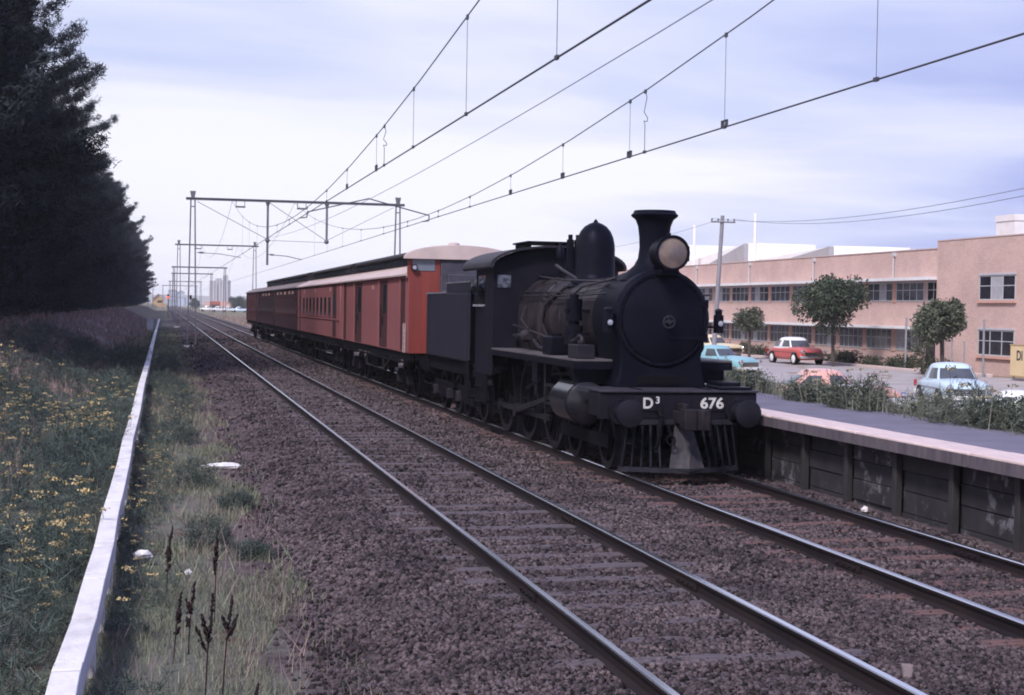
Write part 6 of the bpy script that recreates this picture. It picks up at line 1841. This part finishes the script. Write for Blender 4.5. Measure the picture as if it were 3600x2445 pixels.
make_car('parked_car', 'coral red fifties sedan with white roof and chrome grille, parked before the factory', P_red, P_wht, (36.9, 84.2), R(4), 4.6, 0.88, 1.58, True, two=True)
make_car('parked_car', 'rounded pale blue fifties sedan parked in the weeds below the right end of the factory', P_blu, P_blu, (27.2, 48.4, -0.66), R(-14), 4.35, 0.88, 1.56, True)
make_car('parked_car', 'salmon pink car of which only the roof shows above the platform weeds', P_pnk, P_pnk, (20.3, 43.6, -0.68), R(80), 4.3, 0.84, 1.52, True)
make_car('parked_car', 'white car mostly hidden by weeds, just nearer than the salmon pink roof', P_wht, P_wht, (19.0, 38.8, -0.80), R(70), 4.3, 0.84, 1.40, True)
make_car('parked_car', 'white car low in the weeds at the right edge, beyond the pale blue sedan', P_wht, P_wht, (25.8, 41.6, -1.12), R(65), 4.4, 0.86, 1.42)
make_car('parked_car', 'teal sedan half hidden behind the front right corner of the locomotive', P_teal, P_teal, (27.4, 72.0, -0.66), R(25), 4.4, 0.86, 1.54, True)
make_car('parked_car', 'cream car parked behind the teal sedan, beside the timber utility pole', P_crm, P_crm, (35.0, 93.0), R(20), 4.4, 0.86, 1.55)

# far cars beyond the line
rng = random.Random(19)
cols = [P_wht, P_wht, P_blu, P_wht, P_crm, P_wht]
src = {}
for i, (x, y) in enumerate(((18, 520), (21.5, 525), (25, 520), (29, 530), (33, 525), (37, 530), (41, 520), (27.5, 470), (31, 474), (34, 470), (38, 476), (15, 540), (45, 530))):
    c_ = cols[i % 6]
    lab = 'tiny parked car in the hazy row beyond the far end of the train'
    if c_.name not in src:
        src[c_.name] = make_car('distant_car', lab, c_, c_, (x, y), R(rng.uniform(60, 120)), 4.5, 0.9, 1.6, False, simple=True, group='cars parked far beyond the train')
        src[c_.name].scale = (1.25, 1.25, 1.25)
    else:
        dup(src[c_.name], (x, y, gz(x, y) + 0.02), R(rng.uniform(60, 120)), sc=1.25)

# ------------------------------------------------------------------ far buildings and trees
def bld(name, lab, cat, loc, parts_):
    o = thing(name, lab, cat, loc)
    for nm, mb, m in parts_:
        part(nm, mb, m, o, smooth=False)
    return o
M_silo = mat('silo_concrete', (0.42, 0.415, 0.45), 0.9, (0.36, 0.355, 0.39), 0.05)
M_silod = mat('silo_dark_panel', (0.30, 0.30, 0.35), 0.9, (0.26, 0.26, 0.31), 0.05)  # darker grey for the stair strip and the shed window strips
SY = 1300
k_ = SY / 800
mb = MB()
for i in range(7):
    x = (23.6 + 1.55 * i) * k_
    zt = 2.56 + (14.3 - 2.56) * k_ if i < 2 else 2.56 + ((15.6 - 2.56) if i in (2, 3) else (14.6 - 2.56)) * k_
    mb.cyl((x, SY, -1), (x, SY, zt), 0.82 * k_, n=16)
o = bld('grain_silo', 'pale grey stepped concrete silo tower beyond the train', 'silo', (28.7 * k_, SY, -0.4), [('storage_cells', mb, M_silo),
    ('elevator_tower', MB().box(29.8 * k_, 32.4 * k_, SY - 2.5, SY + 4, -1, 2.56 + 14.6 * k_), M_silo), ('stair_strip', MB().box(29.9 * k_, 30.9 * k_, SY - 2.8, SY - 2.51, 2, 2.56 + 14.5 * k_).box(26.4 * k_, 26.9 * k_, SY - 2.2, SY - 1.9, 6, 18), M_silod), ('base_shed', MB().box(20.5 * k_, 36 * k_, SY - 8, SY - 4, -1, 4.2), M_brick2)])
STY = 1000
k_ = STY / 450
zs = 2.56 - 0.56 * k_
M_sty = mat('station_yellow_board', (0.42, 0.28, 0.13), 0.8, (0.36, 0.235, 0.11), 0.4)
bld('station_building', 'small ochre station building with gabled roof at the far end of the line', 'building', (-2.4, STY, 0),
    [('wall', MB().prism([(-3.1 * k_, 0.2), (-3.1 * k_, 2.56 + 0.95 * k_), (-1.6 * k_, 2.56 + 2.2 * k_), (-0.1 * k_, 2.56 + 0.95 * k_), (-0.1 * k_, 0.2)], STY, STY + 14), M_sty),
     ('roof', MB().prism([(-3.3 * k_, 2.56 + 0.85 * k_), (-1.6 * k_, 2.56 + 2.32 * k_), (0.4 * k_, 2.56 + 1.05 * k_), (0.4 * k_, 2.56 + 1.2 * k_), (-1.6 * k_, 2.56 + 2.55 * k_), (-3.3 * k_, 2.56 + 1.0 * k_)], STY - 0.8, STY + 14.5), mat('station_roof', (0.20, 0.12, 0.08), 0.8, (0.15, 0.09, 0.06), 0.5)),
     ('awning', MB().box(-1.6 * k_, 0.8 * k_, STY - 0.6, STY + 13, 2.56 + 0.62 * k_, 2.56 + 0.8 * k_), M_sty), ('dark_opening', MB().box(-1.9 * k_, -0.6 * k_, STY - 0.05, STY - 0.01, 2.56 - 0.1 * k_, 2.56 + 0.5 * k_), M_under), ('platform_edge', MB().box(-2.0 * k_, 0.6 * k_, STY - 4, STY + 20, -0.4, 2.56 - 0.25 * k_), M_sty)])
M_bb = mat('pale_blue_sheeting', (0.36, 0.42, 0.52), 0.8, (0.46, 0.50, 0.58), 0.08)
o = bld('factory_shed', 'pale blue sheeted factory sheds in the haze behind the distant gantries', 'building', (9, 1250, -0.4), [('wall', MB().box(3.0, 10.2, 1250, 1262, -1, 12.3).box(10.25, 16.2, 1251, 1262, -1, 11.2).box(16.25, 22, 1252, 1262, -1, 6.5), M_bb),
    ('roof', MB().prism([(2.7, 12.3), (6.6, 13.3), (10.4, 12.3)], 1249.5, 1262.5).prism([(10.45, 11.2), (13.2, 12.4), (16.3, 11.2)], 1250.5, 1262.5), M_silo), ('window_strip', MB().box(3.4, 9.8, 1249.8, 1249.95, 7.0, 7.9).box(3.4, 9.8, 1249.8, 1249.95, 3.5, 4.6).box(10.8, 15.8, 1250.8, 1250.95, 6.4, 7.4), M_silod)])
k_ = 560 / 400
bld('red_roofed_house', 'small brown house with bright red upper storey beyond the dry field', 'house', (13 * k_, 560, -0.4),
    [('wall', MB().box(11.8 * k_, 14.2 * k_, 560, 566, -0.6, 2.56 - 0.35 * k_), mat('brown_wall', (0.22, 0.14, 0.12), 0.9, (0.18, 0.11, 0.1), 1)), ('roof', MB().box(11.7 * k_, 14.3 * k_, 559.7, 566.3, 2.56 - 0.347 * k_, 2.56 + 0.5 * k_), mat('house_red', (0.42, 0.12, 0.09), 0.8, (0.36, 0.10, 0.08), 1)), ('window', MB().box(12.2 * k_, 12.8 * k_, 559.9, 559.98, 0.6, 1.6).box(13.2 * k_, 13.8 * k_, 559.9, 559.98, 0.6, 1.6), M_wgd)])
M_ft = mat('far_tree_leaf', (0.055, 0.072, 0.065), 0.85, (0.085, 0.10, 0.085), 0.3, island=0.4, spec=0.2)
for i, (x, y, r_, h, lab) in enumerate(((25, 560, 3.4, 6.4, 'bushy blue green tree beyond the cars, just left of the last carriage'), (29.0, 600, 2.6, 5.0, 'smaller far tree close to the roof of the last carriage'), (11.6, 640, 1.7, 5.4, 'small far tree left of the red roofed house'),
                                          (13.6, 700, 2.2, 4.6, 'low far tree directly behind the red roofed house'), (35, 700, 4.5, 6.2, 'broad far tree mostly hidden behind the last carriage'))):
    rgx = random.Random(i + 50)
    bl = [(rgx.uniform(-0.6, 0.6) * r_, rgx.uniform(-0.5, 0.5) * r_, h * rgx.uniform(0.35, 0.8), r_ * rgx.uniform(0.3, 0.5)) for _ in range(9)]
    o = thing('distant_tree', lab, 'tree', (x, y, gz(x, y)))
    quads_obj('crown', crown(90 + i, bl, 1500, 0.6), M_ft, parent=o)
    part('trunk', MB().cyl((x, y, gz(x, y) - 0.2), (x, y, gz(x, y) + h * 0.5), 0.25, 0.15, n=6), M_bark2, o)
# marker posts left of the trough
for x, y, h, lab in ((-1.3, 150, 1.25, 'small pale cabinet standing in the weeds left of the trough'),):
    o = thing('trackside_cabinet', lab, 'cabinet', (x, y, gz(x, y)))
    z = gz(x, y)
    part('case', MB().box(x - 0.32, x + 0.32, y - 0.25, y + 0.25, z + 0.1, z + h), mat('cabinet_grey', (0.32, 0.34, 0.40), 0.7, (0.27, 0.29, 0.34), 2), o, bevel=0.04)
    part('case_lid', MB().box(x - 0.37, x + 0.37, y - 0.3, y + 0.3, z + h + 0.003, z + h + 0.07), MATS['cabinet_grey'], o, bevel=0.02)
    part('footing', MB().box(x - 0.28, x + 0.28, y - 0.2, y + 0.2, z - 0.2, z + 0.097), M_conc, o)
for x, y, zt, lab in ((-4.4, 620, 8.2, 'dark thin pole beside the last pine, nearest the ochre station'), (-6.2, 600, 8.8, 'thinner pole close against the last pine of the row')):
    z = gz(x, y)
    o = thing('thin_pole', lab, 'pole', (x, y, z))
    part('pole', MB().cyl((x, y, z - 0.2), (x, y, zt), 0.17, 0.12, n=8), M_gantry, o)
    part('crossarm', MB().cyl((x - 0.9, y, zt - 0.5), (x + 0.9, y, zt - 0.5), 0.08, n=6), M_gantry, o)

# ------------------------------------------------------------------ haze: the damp air between here and the silo
HAZE = 0.0002
if HAZE > 0:
    hz = bpy.data.materials.new('haze_air')
    hz.use_nodes = True
    t = hz.node_tree
    t.nodes.clear()
    o_ = t.nodes.new('ShaderNodeOutputMaterial')
    pv_ = t.nodes.new('ShaderNodeVolumePrincipled')
    pv_.inputs['Color'].default_value = (0.97, 0.97, 1.0, 1)
    pv_.inputs['Density'].default_value = HAZE
    pv_.inputs['Anisotropy'].default_value = 0.0
    t.links.new(pv_.outputs[0], o_.inputs['Volume'])
    h_ = part('haze', MB().box(-3900, 3900, -400, 5600, -3.0, 46.0), hz, None, smooth=False)
    stuff(h_, 'thin damp haze veiling the far end of the line', 'haze')
